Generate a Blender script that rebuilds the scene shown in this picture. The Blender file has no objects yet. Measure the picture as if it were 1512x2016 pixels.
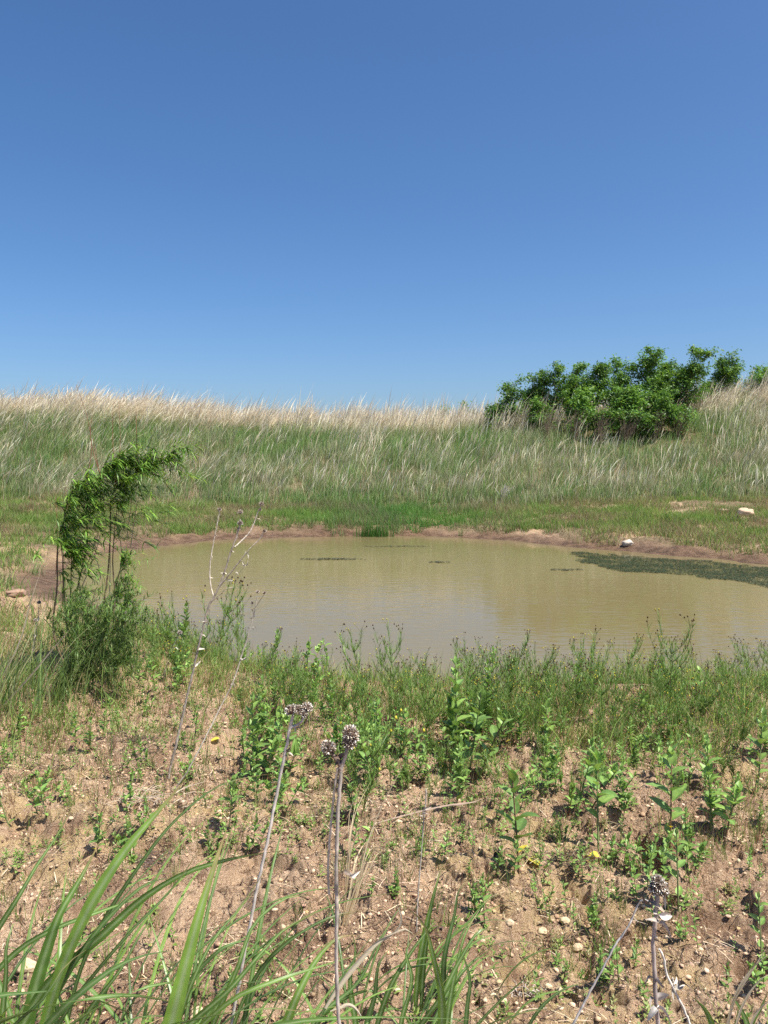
import bpy, math, random
import numpy as np
from mathutils import Vector

R = math.radians
random.seed(7)
rng = np.random.default_rng(11)
scene = bpy.context.scene

# ------------------------------------------------------------------ camera, sky, sun, exposure
CAM_H = 2.3
PITCH = R(4.1)
FPX = 1514.0
cam_data = bpy.data.cameras.new("camera")
cam_data.sensor_fit = 'VERTICAL'
cam_data.sensor_height = 36.0
cam_data.lens = 36.0 / 2016.0 * FPX
cam_data.clip_start = 0.05
cam_data.clip_end = 3000
cam = bpy.data.objects.new("camera", cam_data)
scene.collection.objects.link(cam)
cam.location = (0, 0, CAM_H)
cam.rotation_euler = (R(90) - PITCH, 0, 0)
scene.camera = cam

SUN_EL = R(62)
SUN_AZ = R(118)          # clockwise from +Y: right and behind the camera
world = bpy.data.worlds.new("World")
scene.world = world
world.use_nodes = True
nt = world.node_tree
nt.nodes.clear()
sky = nt.nodes.new("ShaderNodeTexSky")
sky.sky_type = 'NISHITA'
sky.sun_disc = False
sky.sun_elevation = SUN_EL
sky.sun_rotation = SUN_AZ
sky.altitude = 200
sky.air_density = 0.85
sky.dust_density = 1.9
sky.ozone_density = 6.0
bg = nt.nodes.new("ShaderNodeBackground")
bg.inputs[1].default_value = 0.097
wo = nt.nodes.new("ShaderNodeOutputWorld")
hs_ = nt.nodes.new("ShaderNodeHueSaturation")
hs_.inputs["Saturation"].default_value = 1.15
nt.links.new(sky.outputs[0], hs_.inputs["Color"])
nt.links.new(hs_.outputs[0], bg.inputs[0])
nt.links.new(bg.outputs[0], wo.inputs[0])

sd_ = bpy.data.lights.new("sun", 'SUN')
sd_.energy = 5.0
sd_.angle = R(0.5)
sd_.color = (1.0, 0.95, 0.87)
sun = bpy.data.objects.new("sun", sd_)
scene.collection.objects.link(sun)
sdir = Vector((math.sin(SUN_AZ) * math.cos(SUN_EL), math.cos(SUN_AZ) * math.cos(SUN_EL), math.sin(SUN_EL)))
sun.rotation_euler = sdir.to_track_quat('Z', 'Y').to_euler()

scene.view_settings.view_transform = 'Standard'
scene.view_settings.look = 'None'
scene.view_settings.exposure = 0.70
scene.view_settings.gamma = 1.0
scene.cycles.use_denoising = False
scene.cycles.denoiser = 'OPENIMAGEDENOISE'
scene.cycles.denoising_input_passes = 'RGB_ALBEDO_NORMAL'
scene.cycles.max_bounces = 6
scene.cycles.transparent_max_bounces = 4
scene.cycles.transmission_bounces = 4
scene.cycles.diffuse_bounces = 3
scene.cycles.glossy_bounces = 2
scene.cycles.sample_clamp_indirect = 4

# ------------------------------------------------------------------ noise
_perm = np.random.default_rng(5).permutation(512)
_perm = np.concatenate([_perm, _perm, _perm])
_g = np.random.default_rng(6).uniform(0, 2 * np.pi, 512)
_gx, _gy = np.cos(_g), np.sin(_g)


def perlin(x, y, seed=0):
    x = np.asarray(x, float) + seed * 17.31
    y = np.asarray(y, float) + seed * 9.77
    xi = np.floor(x).astype(int)
    yi = np.floor(y).astype(int)
    xf = x - xi
    yf = y - yi
    u = xf * xf * xf * (xf * (xf * 6 - 15) + 10)
    v = yf * yf * yf * (yf * (yf * 6 - 15) + 10)

    def g(ix, iy, dx, dy):
        h = _perm[(_perm[(ix & 511)] + (iy & 511)) & 511]
        return _gx[h] * dx + _gy[h] * dy
    a = g(xi, yi, xf, yf)
    b = g(xi + 1, yi, xf - 1, yf)
    c = g(xi, yi + 1, xf, yf - 1)
    d = g(xi + 1, yi + 1, xf - 1, yf - 1)
    return ((a + u * (b - a)) * (1 - v) + (c + u * (d - c)) * v) * 1.5


def fbm(x, y, seed=0, octv=4):
    s = 0
    a = 1.0
    t = 0
    for i in range(octv):
        s = s + a * perlin(x * 2 ** i, y * 2 ** i, seed + i)
        t += a
        a *= 0.5
    return s / t * 1.4


def smooth(a, b, x):
    t = np.clip((np.asarray(x, float) - a) / (b - a), 0, 1)
    return t * t * (3 - 2 * t)


# ------------------------------------------------------------------ picture ray helpers
def ray(u, v):
    dx = (u - 756.0) / FPX
    dz = -(v - 1008.0) / FPX
    d = np.array([dx, math.cos(PITCH) + dz * math.sin(PITCH), -math.sin(PITCH) + dz * math.cos(PITCH)])
    return d


def at_depth(u, v, Y):
    d = ray(u, v)
    return np.array([0, 0, CAM_H]) + d * (Y / d[1])


def at_z(u, v, z):
    d = ray(u, v)
    return np.array([0, 0, CAM_H]) + d * ((z - CAM_H) / d[2])


POND_PX_FAR = [(112, 1132), (145, 1104), (235, 1084), (300, 1077), (420, 1064), (560, 1058), (700, 1056), (850, 1056), (1000, 1064),
               (1100, 1075), (1250, 1087), (1400, 1100), (1512, 1113)]
POND_PX_NEAR = [(1512, 1338), (1350, 1345), (1200, 1342), (1000, 1350), (850, 1350), (650, 1340), (500, 1314), (380, 1276), (300, 1240), (220, 1212),
                (160, 1186), (120, 1156)]
pond = [tuple(at_z(u, v, 0)[:2]) for u, v in POND_PX_FAR] + [(10.6, 15.0), (12.6, 12.2), (12.0, 9.6), (9.0, 8.3)] + \
       [tuple(at_z(u, v, 0)[:2]) for u, v in POND_PX_NEAR]
pond = np.array(pond)


def sdf(x, y):
    x = np.asarray(x, float)
    y = np.asarray(y, float)
    sh = x.shape
    x = x.ravel()
    y = y.ravel()
    best = np.full(x.shape, 1e9)
    ins = np.zeros(x.shape, bool)
    n = len(pond)
    for i in range(n):
        ax, ay = pond[i]
        bx, by = pond[(i + 1) % n]
        ex, ey = bx - ax, by - ay
        t = np.clip(((x - ax) * ex + (y - ay) * ey) / (ex * ex + ey * ey), 0, 1)
        d = (x - ax - t * ex) ** 2 + (y - ay - t * ey) ** 2
        best = np.minimum(best, d)
        c = ((ay > y) != (by > y)) & (x < (bx - ax) * (y - ay) / (by - ay + 1e-12) + ax)
        ins ^= c
    s = np.sqrt(best)
    s[ins] *= -1
    return s.reshape(sh)


CREST_X = [-40, -18, -14.4, -8.5, -4.9, 2.2, 4.9, 9, 14, 18, 40]
CREST_Z = [3.8, 3.7, 3.85, 3.3, 3.0, 2.95, 3.0, 3.4, 3.85, 4.3, 4.3]


def yb_of(x):
    return 27.0 + 0.7 * perlin(np.asarray(x) * 0.15, np.asarray(x) * 0 + 3.3, 2)


MOUNDS = []     # (x, y, r, h)
GULLY = []      # (x0, y0, x1, y1, half width, depth)


def height(x, y):
    x = np.asarray(x, float)
    y = np.asarray(y, float)
    s = sdf(x, y) + 0.22 * fbm(x * 0.9, y * 0.9, 21, 3) * smooth(4.5, 9, y)
    out = 0.11 * smooth(0, 0.7, s) + 0.066 * np.clip(s, 0, 9)
    z = np.where(s < 0, np.maximum(0.22 * s, -0.8), out)
    dry = smooth(0.15, 1.0, s)
    near = smooth(16, 9, y)
    z = z + dry * near * (0.05 * fbm(x * 0.9, y * 0.9, 3, 3) + 0.034 * fbm(x * 4.0, y * 4.5, 5, 4) + 0.006 * fbm(x * 22, y * 22, 8, 3))
    cl = fbm(x * 13, y * 13, 15, 4)
    z = z + dry * near * (0.014 * smooth(-.1, .5, cl) + 0.007 * fbm(x * 34, y * 34, 18, 3) - .006 * smooth(.06, 0, np.abs(fbm(x * 6, y * 6, 19, 3))))
    led = fbm(x * 0.75 + 4, y * 1.2, 31, 3)
    z = z + dry * near * (0.06 * smooth(0.02, 0.09, led) - 0.03)
    led2 = fbm(x * 2.6 + 4, y * 3.2, 37, 4)
    z = z + dry * near * (0.034 * smooth(0.1, 0.15, led2))
    z = z + (1 - near) * dry * (0.09 * fbm(x * 0.55, y * 0.55, 12, 4))
    z = z + (0.045 * fbm(x * 2.2, y * 2.2, 44, 4) + .02 * fbm(x * 7, y * 7, 46, 3)) * smooth(0.05, 0.6, s) * (1 - near)
    z = z + 0.07 * smooth(0.75, 0.95, s + .25 * fbm(x * 1.5, y * 1.5, 48, 3)) * (1 - near)
    for mx, my, mr, mh in MOUNDS:
        z = z + mh * np.exp(-((x - mx) ** 2 + (y - my) ** 2) / (mr * mr))
    for x0, y0, x1, y1, hw, dp in GULLY:
        ex, ey = x1 - x0, y1 - y0
        tt = np.clip(((x - x0) * ex + (y - y0) * ey) / (ex * ex + ey * ey), 0, 1)
        dd = np.hypot(x - x0 - tt * ex, y - y0 - tt * ey) + 0.03 * perlin(x * 14, y * 14, 52)
        z = z - dp * smooth(hw, hw * .45, dd) + dp * .22 * np.exp(-((dd - hw * 1.5) / (hw * .8)) ** 2)
    yb = yb_of(x)
    t = np.clip((y - yb) / 9.0, 0, 1)
    pr = 0.55 * smooth(0, 1, t) + 0.45 * t
    hc = np.interp(x, CREST_X, CREST_Z)
    z = z + (hc - 0.6) * pr
    back = smooth(41, 62, y)
    z = z * (1 - back) + 1.0 * back
    return z


def ground(u, v):
    """point of the terrain seen at a picture position"""
    d = ray(u, v)
    ys = np.linspace(0.4, 60, 6000)
    px = d[0] / d[1] * ys
    pz = CAM_H + d[2] / d[1] * ys
    h = height(px, ys)
    k = np.argmax(pz <= h)
    return np.array([px[k], ys[k], h[k]])


MOUNDS.append((*at_z(1290, 1046, 0.45)[:2], 0.45, 0.12))
MOUNDS.append((*at_z(1330, 1058, 0.4)[:2], 0.3, 0.08))
MOUNDS.append((*at_z(1250, 1600, 0.42)[:2], 0.10, -0.14))
MOUNDS.append((*at_z(1275, 1640, 0.42)[:2], 0.09, -0.10))
MOUNDS.append((*at_z(1215, 1560, 0.42)[:2], 0.16, 0.05))
MOUNDS.append((*at_z(1050, 1640, 0.45)[:2], 0.30, 0.07))
MOUNDS.append((*at_z(1130, 1715, 0.45)[:2], 0.10, -0.07))
for pl_, hw_, dp_ in [([(1228, 1588), (1262, 1622), (1290, 1660)], .075, .14), ([(1290, 1660), (1305, 1720), (1330, 1750)], .04, .06), ([(900, 1668), (960, 1690), (1010, 1708)], .03, .045),
                      ([(1120, 1690), (1160, 1760), (1150, 1850), (1110, 1930)], .05, .035), ([(640, 1640), (600, 1660)], .04, .05), ([(90, 1600), (180, 1592), (240, 1600)], .03, .04), ([(860, 1590), (930, 1600), (1000, 1590)], .04, .03),
                      ([(420, 1560), (470, 1575), (520, 1565)], .03, .03), ([(1440, 1880), (1480, 1870), (1512, 1885)], .06, .07), ([(1180, 1945), (1215, 1940)], .035, .05)]:
    for (ua, va), (ub, vb) in zip(pl_[:-1], pl_[1:]):
        GULLY.append((*at_z(ua, va, .48)[:2], *at_z(ub, vb, .48)[:2], hw_, dp_))
MOUNDS.append((*at_z(50, 1165, 0.4)[:2], 0.5, 0.14))
MOUNDS.append((*at_z(270, 1610, 0.45)[:2], 0.35, 0.05))


# ------------------------------------------------------------------ mesh building
class MB:
    def __init__(self):
        self.v = []
        self.f = []
        self.c = []
        self.n = 0

    def add(self, v, f, c):
        v = np.asarray(v, float).reshape(-1, 3)
        f = np.asarray(f, int)
        c = np.asarray(c, float)
        if c.ndim == 1:
            c = np.tile(c, (len(v), 1))
        self.v.append(v)
        self.f.append(f + self.n)
        self.c.append(c)
        self.n += len(v)

    def build(self, name, mat, parent=None, smooth_=True):
        me = bpy.data.meshes.new(name)
        v = np.concatenate(self.v)
        me.vertices.add(len(v))
        me.vertices.foreach_set("co", v.astype(np.float32).ravel())
        tot = [(f.shape[1], f) for f in self.f if len(f)]
        li = np.concatenate([f.ravel() for k, f in tot]).astype(np.int32)
        ls = np.concatenate([np.full(len(f), k) for k, f in tot]).astype(np.int32)
        st = np.concatenate([[0], np.cumsum(ls)[:-1]]).astype(np.int32)
        me.loops.add(len(li))
        me.loops.foreach_set("vertex_index", li)
        me.polygons.add(len(ls))
        me.polygons.foreach_set("loop_start", st)
        me.polygons.foreach_set("loop_total", ls)
        if smooth_:
            me.polygons.foreach_set("use_smooth", np.ones(len(ls), bool))
        c = np.concatenate(self.c)
        at = me.color_attributes.new("Col", 'FLOAT_COLOR', 'POINT')
        cc = np.ones((len(v), 4), np.float32)
        cc[:, :3] = c
        at.data.foreach_set("color", cc.ravel())
        me.update(calc_edges=True)
        me.materials.append(mat)
        o = bpy.data.objects.new(name, me)
        scene.collection.objects.link(o)
        if parent is not None:
            o.parent = parent
        return o


def tag(o, label=None, cat=None, group=None, kind=None):
    if label:
        o["label"] = label
    if cat:
        o["category"] = cat
    if group:
        o["group"] = group
    if kind:
        o["kind"] = kind
    return o


def empty(name, loc, rz=0.0):
    o = bpy.data.objects.new(name, None)
    scene.collection.objects.link(o)
    o.location = tuple(float(a) for a in loc)
    o.rotation_euler = (0, 0, rz)
    o.empty_display_size = 0.1
    return o


def norm(a):
    return a / (np.linalg.norm(a, axis=-1, keepdims=True) + 1e-12)


def blades(mb, base, az, length, width, a0, a1, c0, c1, nseg=3, tipw=0.12, plume=0.0, twist=0.0):
    """many grass blades: base (N,3), lean azimuth az (direction of lean), angles from vertical a0 -> a1"""
    N = len(base)
    if N == 0:
        return
    pos = base.copy()
    dx, dy = np.cos(az), np.sin(az)
    tw = az + np.pi / 2 + rng.uniform(-1, 1, N) * twist
    wv = np.stack([np.cos(tw), np.sin(tw), np.zeros(N)], 1)
    rings = []
    cols = []
    for k in range(nseg + 1):
        t = k / nseg
        if plume > 0:
            w = width * (0.55 + plume * math.exp(-((t - 0.8) / 0.17) ** 2)) * (1 if k < nseg else 0.15)
        else:
            w = width * ((1 - t) * (1 - tipw) + tipw) if t > 0.34 else width * (0.75 + 0.25 * t * 3) * (1 - t * .66)
        rings.append(np.stack([pos - wv * (w / 2)[:, None], pos + wv * (w / 2)[:, None]], 1))
        cc = c0 * (1 - t) + c1 * t
        cols.append(np.stack([cc, cc], 1))
        a = a0 + (a1 - a0) * (t + 0.5 / nseg)
        st = (length / nseg)
        pos = pos + np.stack([dx * np.sin(a) * st, dy * np.sin(a) * st, np.cos(a) * st], 1)
    V = np.stack(rings, 1).reshape(N, -1, 3)      # N, (nseg+1)*2, 3
    C = np.stack(cols, 1).reshape(N, -1, 3)
    per = (nseg + 1) * 2
    fq = []
    for k in range(nseg):
        fq.append([2 * k, 2 * k + 1, 2 * k + 3, 2 * k + 2])
    F = (np.arange(N)[:, None, None] * per + np.array(fq)[None]).reshape(-1, 4)
    mb.add(V.reshape(-1, 3), F, C.reshape(-1, 3))


def leaves(mb, base, d, up, length, width, col, fold=0.25, droop=0.12, tipcol=None):
    """many simple leaves: rhomb folded along its midrib, 6 verts"""
    N = len(base)
    d = norm(d)
    s = norm(np.cross(d, up))
    n = norm(np.cross(s, d))
    L = length[:, None]
    W = width[:, None]
    p0 = base
    m1 = base + d * L * 0.45 + n * L * 0.04
    tip = base + d * L - n * L * droop
    l1 = base + d * L * 0.38 + s * W * .5 + n * W * fold
    r1 = base + d * L * 0.38 - s * W * .5 + n * W * fold
    V = np.stack([p0, l1, r1, m1, tip], 1)
    C = np.repeat(col[:, None, :], 5, 1)
    if tipcol is not None:
        C[:, 4] = tipcol
    F = np.arange(N)[:, None, None] * 5 + np.array([[0, 3, 1], [0, 2, 3], [1, 3, 4], [3, 2, 4]])[None]
    mb.add(V.reshape(-1, 3), F.reshape(-1, 3), C.reshape(-1, 3))


def catmull(P, n):
    P = np.asarray(P, float)
    if len(P) < 3:
        t = np.linspace(0, 1, n)[:, None]
        return P[0] * (1 - t) + P[-1] * t
    d = np.maximum(np.linalg.norm(np.diff(P, axis=0), axis=1), 1e-6)
    T = np.concatenate([[0], np.cumsum(d)])
    M = np.zeros_like(P)
    sl = np.diff(P, axis=0) / d[:, None]
    M[1:-1] = (sl[:-1] * d[1:, None] + sl[1:] * d[:-1, None]) / (d[1:] + d[:-1])[:, None]
    M[0] = 1.5 * sl[0] - .5 * M[1]
    M[-1] = 1.5 * sl[-1] - .5 * M[-2]
    g = np.linspace(0, T[-1], n)
    k = np.clip(np.searchsorted(T, g, side='right') - 1, 0, len(d) - 1)
    t = ((g - T[k]) / d[k])[:, None]
    h = d[k][:, None]
    return (2 * t ** 3 - 3 * t ** 2 + 1) * P[k] + (t ** 3 - 2 * t ** 2 + t) * h * M[k] + (3 * t ** 2 - 2 * t ** 3) * P[k + 1] + (t ** 3 - t ** 2) * h * M[k + 1]


def tube(mb, P, r, col, sides=5, wob=0.0):
    P = np.asarray(P, float)
    n = len(P)
    r = np.broadcast_to(np.asarray(r, float), (n,)) if np.ndim(r) == 0 or len(np.atleast_1d(r)) == n else np.linspace(r[0], r[1], n)
    T = norm(np.gradient(P, axis=0))
    ref = np.array([0.3, 1.0, 0.1]) if abs(T[0][2]) > 0.7 else np.array([0, 0, 1.0])
    S = norm(np.cross(T, ref))
    U = norm(np.cross(S, T))
    a = np.linspace(0, 2 * np.pi, sides, endpoint=False)
    rr = r[:, None] * (1 + wob * rng.uniform(-1, 1, (n, sides)))
    V = P[:, None, :] + (S[:, None, :] * np.cos(a)[None, :, None] + U[:, None, :] * np.sin(a)[None, :, None]) * rr[:, :, None]
    F = []
    for i in range(n - 1):
        for k in range(sides):
            F.append([i * sides + k, i * sides + (k + 1) % sides, (i + 1) * sides + (k + 1) % sides, (i + 1) * sides + k])
    col = np.asarray(col, float)
    if wob > 0:
        C = np.clip(col[None] * (1 + rng.uniform(-.25, .25, (n, 1))), 0, 1).repeat(sides, 0)
    else:
        C = np.tile(col, (n * sides, 1))
    mb.add(V.reshape(-1, 3), F, C)
    mb.add(V[-1], [list(range(sides))] if sides > 2 else [], col)


def strap(mb, P, w, col, rib, side=None, cup=0.22, n=18, tip=0.45):
    """a long strap leaf with a paler midrib; P control points, w greatest width"""
    Q = catmull(P, n)
    T = norm(np.gradient(Q, axis=0))
    if side is None:
        side = np.array([1.0, 0.15, 0.0])
    side = np.asarray(side, float)
    S = norm(side[None] - T * (T @ side)[:, None])
    N = norm(np.cross(S, T))
    t = np.linspace(0, 1, n)
    ww = w * np.minimum(1, 0.55 + t * 1.8) * np.clip((1.0 - t) / tip, 0.02, 1) ** 0.8
    und = 1 + 0.03 * np.sin(t * 40)
    xs = [-1, -0.5, -0.045, 0.045, 0.5, 1]
    zs = [1, .38, 0, 0, .38, 1]
    V = []
    C = []
    col = np.asarray(col, float)
    rib = np.asarray(rib, float)
    for x_, z_ in zip(xs, zs):
        V.append(Q + S * (ww * und * x_ / 2)[:, None] + N * (ww * cup * z_)[:, None])
        sh = 1 + 0.04 * np.sin(t * 9 + x_ * 2)
        base = rib if abs(x_) < 0.1 else col * (1.0 if abs(x_) < .7 else .9)
        cc = base[None] * sh[:, None]
        tipb = smooth(0.86, 1.0, t)[:, None]
        C.append(cc * (1 - tipb) + np.array([0.30, 0.22, 0.10]) * tipb)
    V = np.stack(V, 1)
    C = np.stack(C, 1)
    m = len(xs)
    F = [[i * m + k, i * m + k + 1, (i + 1) * m + k + 1, (i + 1) * m + k] for i in range(n - 1) for k in range(m - 1)]
    mb.add(V.reshape(-1, 3), F, C.reshape(-1, 3))


def ovate(mb, base, d, up, L, W, col, bend=0.3, fold=0.25, nr=6):
    d = norm(np.asarray(d, float))
    s = norm(np.cross(d, up))
    n = norm(np.cross(s, d))
    V = []
    C = []
    col = np.asarray(col, float)
    for i in range(nr):
        t = i / (nr - 1)
        w = W * (math.sin(math.pi * min(1, (t * 0.93 + 0.03)) ** 0.8)) ** 0.8 * 0.5 if 0 < i < nr - 1 else W * 0.04
        p = base + d * L * t * (1 - bend * 0.2 * t) - n * L * bend * t * t + n * 0
        for x_ in (-1, -.5, 0, .5, 1):
            V.append(p + s * w * x_ + n * w * fold * abs(x_) * (1.15 - .3 * t))
            C.append(col * (1.25 if x_ == 0 else 1.0))
    F = [[i * 5 + k, i * 5 + k + 1, i * 5 + 6 + k, i * 5 + 5 + k] for i in range(nr - 1) for k in range(4)]
    mb.add(V, F, C)


# ------------------------------------------------------------------ materials
def new_mat(name):
    m = bpy.data.materials.new(name)
    m.use_nodes = True
    t = m.node_tree
    t.nodes.clear()
    return m, t


def N_(t, kind, **kw):
    n = t.nodes.new(kind)
    for k, v in kw.items():
        if k.startswith("i_"):
            n.inputs[k[2:].replace("_", " ")].default_value = v
        else:
            setattr(n, k, v)
    return n


def plant_mat(name, rough=0.5, transl=0.3, spec=0.3, vary=0.16, nscale=60.0, tint=(1, 1, 1)):
    m, t = new_mat(name)
    out = N_(t, "ShaderNodeOutputMaterial")
    att = N_(t, "ShaderNodeAttribute", attribute_name="Col")
    oi = N_(t, "ShaderNodeObjectInfo")
    hsv = N_(t, "ShaderNodeHueSaturation")
    mr = N_(t, "ShaderNodeMapRange")
    mr.inputs[3].default_value = 1 - vary
    mr.inputs[4].default_value = 1 + vary
    t.links.new(oi.outputs["Random"], mr.inputs[0])
    geo = N_(t, "ShaderNodeNewGeometry")
    noi = N_(t, "ShaderNodeTexNoise", i_Scale=nscale, i_Detail=2.0)
    t.links.new(geo.outputs["Position"], noi.inputs["Vector"])
    mr2 = N_(t, "ShaderNodeMapRange")
    mr2.inputs[1].default_value = 0.25
    mr2.inputs[2].default_value = 0.75
    mr2.inputs[3].default_value = 0.78
    mr2.inputs[4].default_value = 1.22
    t.links.new(noi.outputs[0], mr2.inputs[0])
    mu = N_(t, "ShaderNodeMath", operation='MULTIPLY')
    t.links.new(mr.outputs[0], mu.inputs[0])
    t.links.new(mr2.outputs[0], mu.inputs[1])
    t.links.new(mu.outputs[0], hsv.inputs["Value"])
    t.links.new(att.outputs["Color"], hsv.inputs["Color"])
    p = N_(t, "ShaderNodeBsdfPrincipled")
    p.inputs["Roughness"].default_value = rough
    p.inputs["Specular IOR Level"].default_value = spec
    t.links.new(hsv.outputs[0], p.inputs["Base Color"])
    if transl > 0:
        tr = N_(t, "ShaderNodeBsdfTranslucent")
        hs2 = N_(t, "ShaderNodeHueSaturation")
        hs2.inputs["Hue"].default_value = 0.488
        hs2.inputs["Saturation"].default_value = 1.1
        hs2.inputs["Value"].default_value = 1.25
        t.links.new(hsv.outputs[0], hs2.inputs["Color"])
        t.links.new(hs2.outputs[0], tr.inputs[0])
        mx = N_(t, "ShaderNodeMixShader")
        mx.inputs[0].default_value = transl
        t.links.new(p.outputs[0], mx.inputs[1])
        t.links.new(tr.outputs[0], mx.inputs[2])
        t.links.new(mx.outputs[0], out.inputs[0])
    else:
        t.links.new(p.outputs[0], out.inputs[0])
    return m


M_leaf = plant_mat("leaf_green", rough=0.45, transl=0.28, spec=0.35)
M_strap = plant_mat("strap_leaf", rough=0.38, transl=0.35, spec=0.45, nscale=25)
M_tree = plant_mat("tree_leaf", rough=0.45, transl=0.36, spec=0.35, nscale=1.2, vary=0.15)
M_grass = plant_mat("grass_blade", rough=0.6, transl=0.42, spec=0.2, nscale=0.9)
M_dry = plant_mat("dry_grass", rough=0.75, transl=0.38, spec=0.15, nscale=3)
M_stem = plant_mat("stem", rough=0.8, transl=0.0, spec=0.15, nscale=50)
M_head = plant_mat("dry_head", rough=0.9, transl=0.0, spec=0.1, nscale=150)


def ground_mat():
    m, t = new_mat("clay_ground")
    L = t.links.new
    out = N_(t, "ShaderNodeOutputMaterial")
    p = N_(t, "ShaderNodeBsdfPrincipled")
    geo = N_(t, "ShaderNodeNewGeometry")
    att = N_(t, "ShaderNodeAttribute", attribute_name="Col")      # R wet, G litter, B yellow
    sep = N_(t, "ShaderNodeSeparateColor")
    L(att.outputs["Color"], sep.inputs[0])
    P = geo.outputs["Position"]

    def noise(scale, det=5, rough=0.6, dist=0.0):
        n = N_(t, "ShaderNodeTexNoise", i_Scale=scale, i_Detail=float(det), i_Roughness=rough, i_Distortion=dist)
        L(P, n.inputs["Vector"])
        return n.outputs[0]

    def ramp(src, a, b):
        r = N_(t, "ShaderNodeMapRange", interpolation_type='SMOOTHSTEP')
        r.inputs[1].default_value = a
        r.inputs[2].default_value = b
        L(src, r.inputs[0])
        return r.outputs[0]

    def mix(f, a, b, bt='MIX'):
        x = N_(t, "ShaderNodeMix", data_type='RGBA', blend_type=bt)
        if isinstance(f, float):
            x.inputs[0].default_value = f
        else:
            L(f, x.inputs[0])
        for s, i in ((a, 6), (b, 7)):
            if isinstance(s, tuple):
                x.inputs[i].default_value = (*s, 1)
            else:
                L(s, x.inputs[i])
        return x.outputs[2]

    def mul(a, b):
        x = N_(t, "ShaderNodeMath", operation='MULTIPLY')
        for s, i in ((a, 0), (b, 1)):
            if isinstance(s, float):
                x.inputs[i].default_value = s
            else:
                L(s, x.inputs[i])
        return x.outputs[0]
    c = mix(ramp(noise(1.6), 0.38, 0.62), (0.66, 0.455, 0.29), (0.57, 0.375, 0.235))
    c = mix(ramp(noise(6.0, 6), 0.48, 0.66), c, (0.71, 0.51, 0.33))
    c = mix(mul(ramp(noise(3.1, 5), 0.48, 0.64), 0.85), c, (0.35, 0.215, 0.13))
    c = mix(mul(sep.outputs[2], ramp(noise(7.0, 4), 0.38, 0.62)), c, (0.68, 0.50, 0.24))
    # fine grit, its dark specks also painting in the shade of small pits
    msk = ramp(noise(5.0, 4, .65), 0.42, 0.62)
    c = mix(mul(mul(ramp(noise(45, 6, 0.75), 0.52, 0.60), msk), .95), c, (0.16, 0.095, 0.06))
    c = mix(mul(ramp(noise(13, 4, 0.7), 0.57, 0.66), .8), c, (0.26, 0.16, 0.10))
    c = mix(mul(ramp(noise(75, 5, 0.7), 0.57, 0.68), 0.8), c, (0.80, 0.64, 0.45))
    vor = N_(t, "ShaderNodeTexVoronoi", feature='DISTANCE_TO_EDGE', i_Scale=11.0)
    wn = N_(t, "ShaderNodeTexNoise", i_Scale=9.0, i_Detail=4.0)
    L(P, wn.inputs["Vector"])
    va = N_(t, "ShaderNodeMixRGB")
    va.inputs[0].default_value = 0.16
    L(P, va.inputs[1])
    L(wn.outputs[1], va.inputs[2])
    L(va.outputs[0], vor.inputs["Vector"])
    crack = ramp(vor.outputs["Distance"], 0.035, 0.0)
    crackm = mul(crack, ramp(noise(2.3, 3), 0.42, 0.56))
    c = mix(mul(crackm, 0.8), c, (0.13, 0.075, 0.045))
    # litter below the tall grass
    lit = mix(ramp(noise(14, 5, 0.7), 0.4, 0.62), (0.15, 0.115, 0.06), (0.25, 0.19, 0.105))
    c = mix(sep.outputs[1], c, lit)
    # wet mud rim
    mud = mix(ramp(noise(5, 5), 0.4, 0.6), (0.125, 0.074, 0.042), (0.215, 0.132, 0.078))
    c = mix(sep.outputs[0], c, mud)
    L(c, p.inputs["Base Color"])
    rr = N_(t, "ShaderNodeMapRange")
    rr.inputs[3].default_value = 0.95
    rr.inputs[4].default_value = 0.45
    L(sep.outputs[0], rr.inputs[0])
    L(rr.outputs[0], p.inputs["Roughness"])
    p.inputs["Specular IOR Level"].default_value = 0.25
    # bump
    b1 = N_(t, "ShaderNodeBump", i_Strength=1.0, i_Distance=0.075)
    L(noise(24, 8, 0.75), b1.inputs["Height"])
    b2 = N_(t, "ShaderNodeBump", i_Strength=0.65, i_Distance=0.009)
    L(noise(150, 5, 0.75), b2.inputs["Height"])
    L(b1.outputs[0], b2.inputs["Normal"])
    b3 = N_(t, "ShaderNodeBump", i_Strength=0.7, i_Distance=0.012, invert=True)
    L(crackm, b3.inputs["Height"])
    L(b2.outputs[0], b3.inputs["Normal"])
    L(b3.outputs[0], p.inputs["Normal"])
    L(p.outputs[0], out.inputs[0])
    return m


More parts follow.
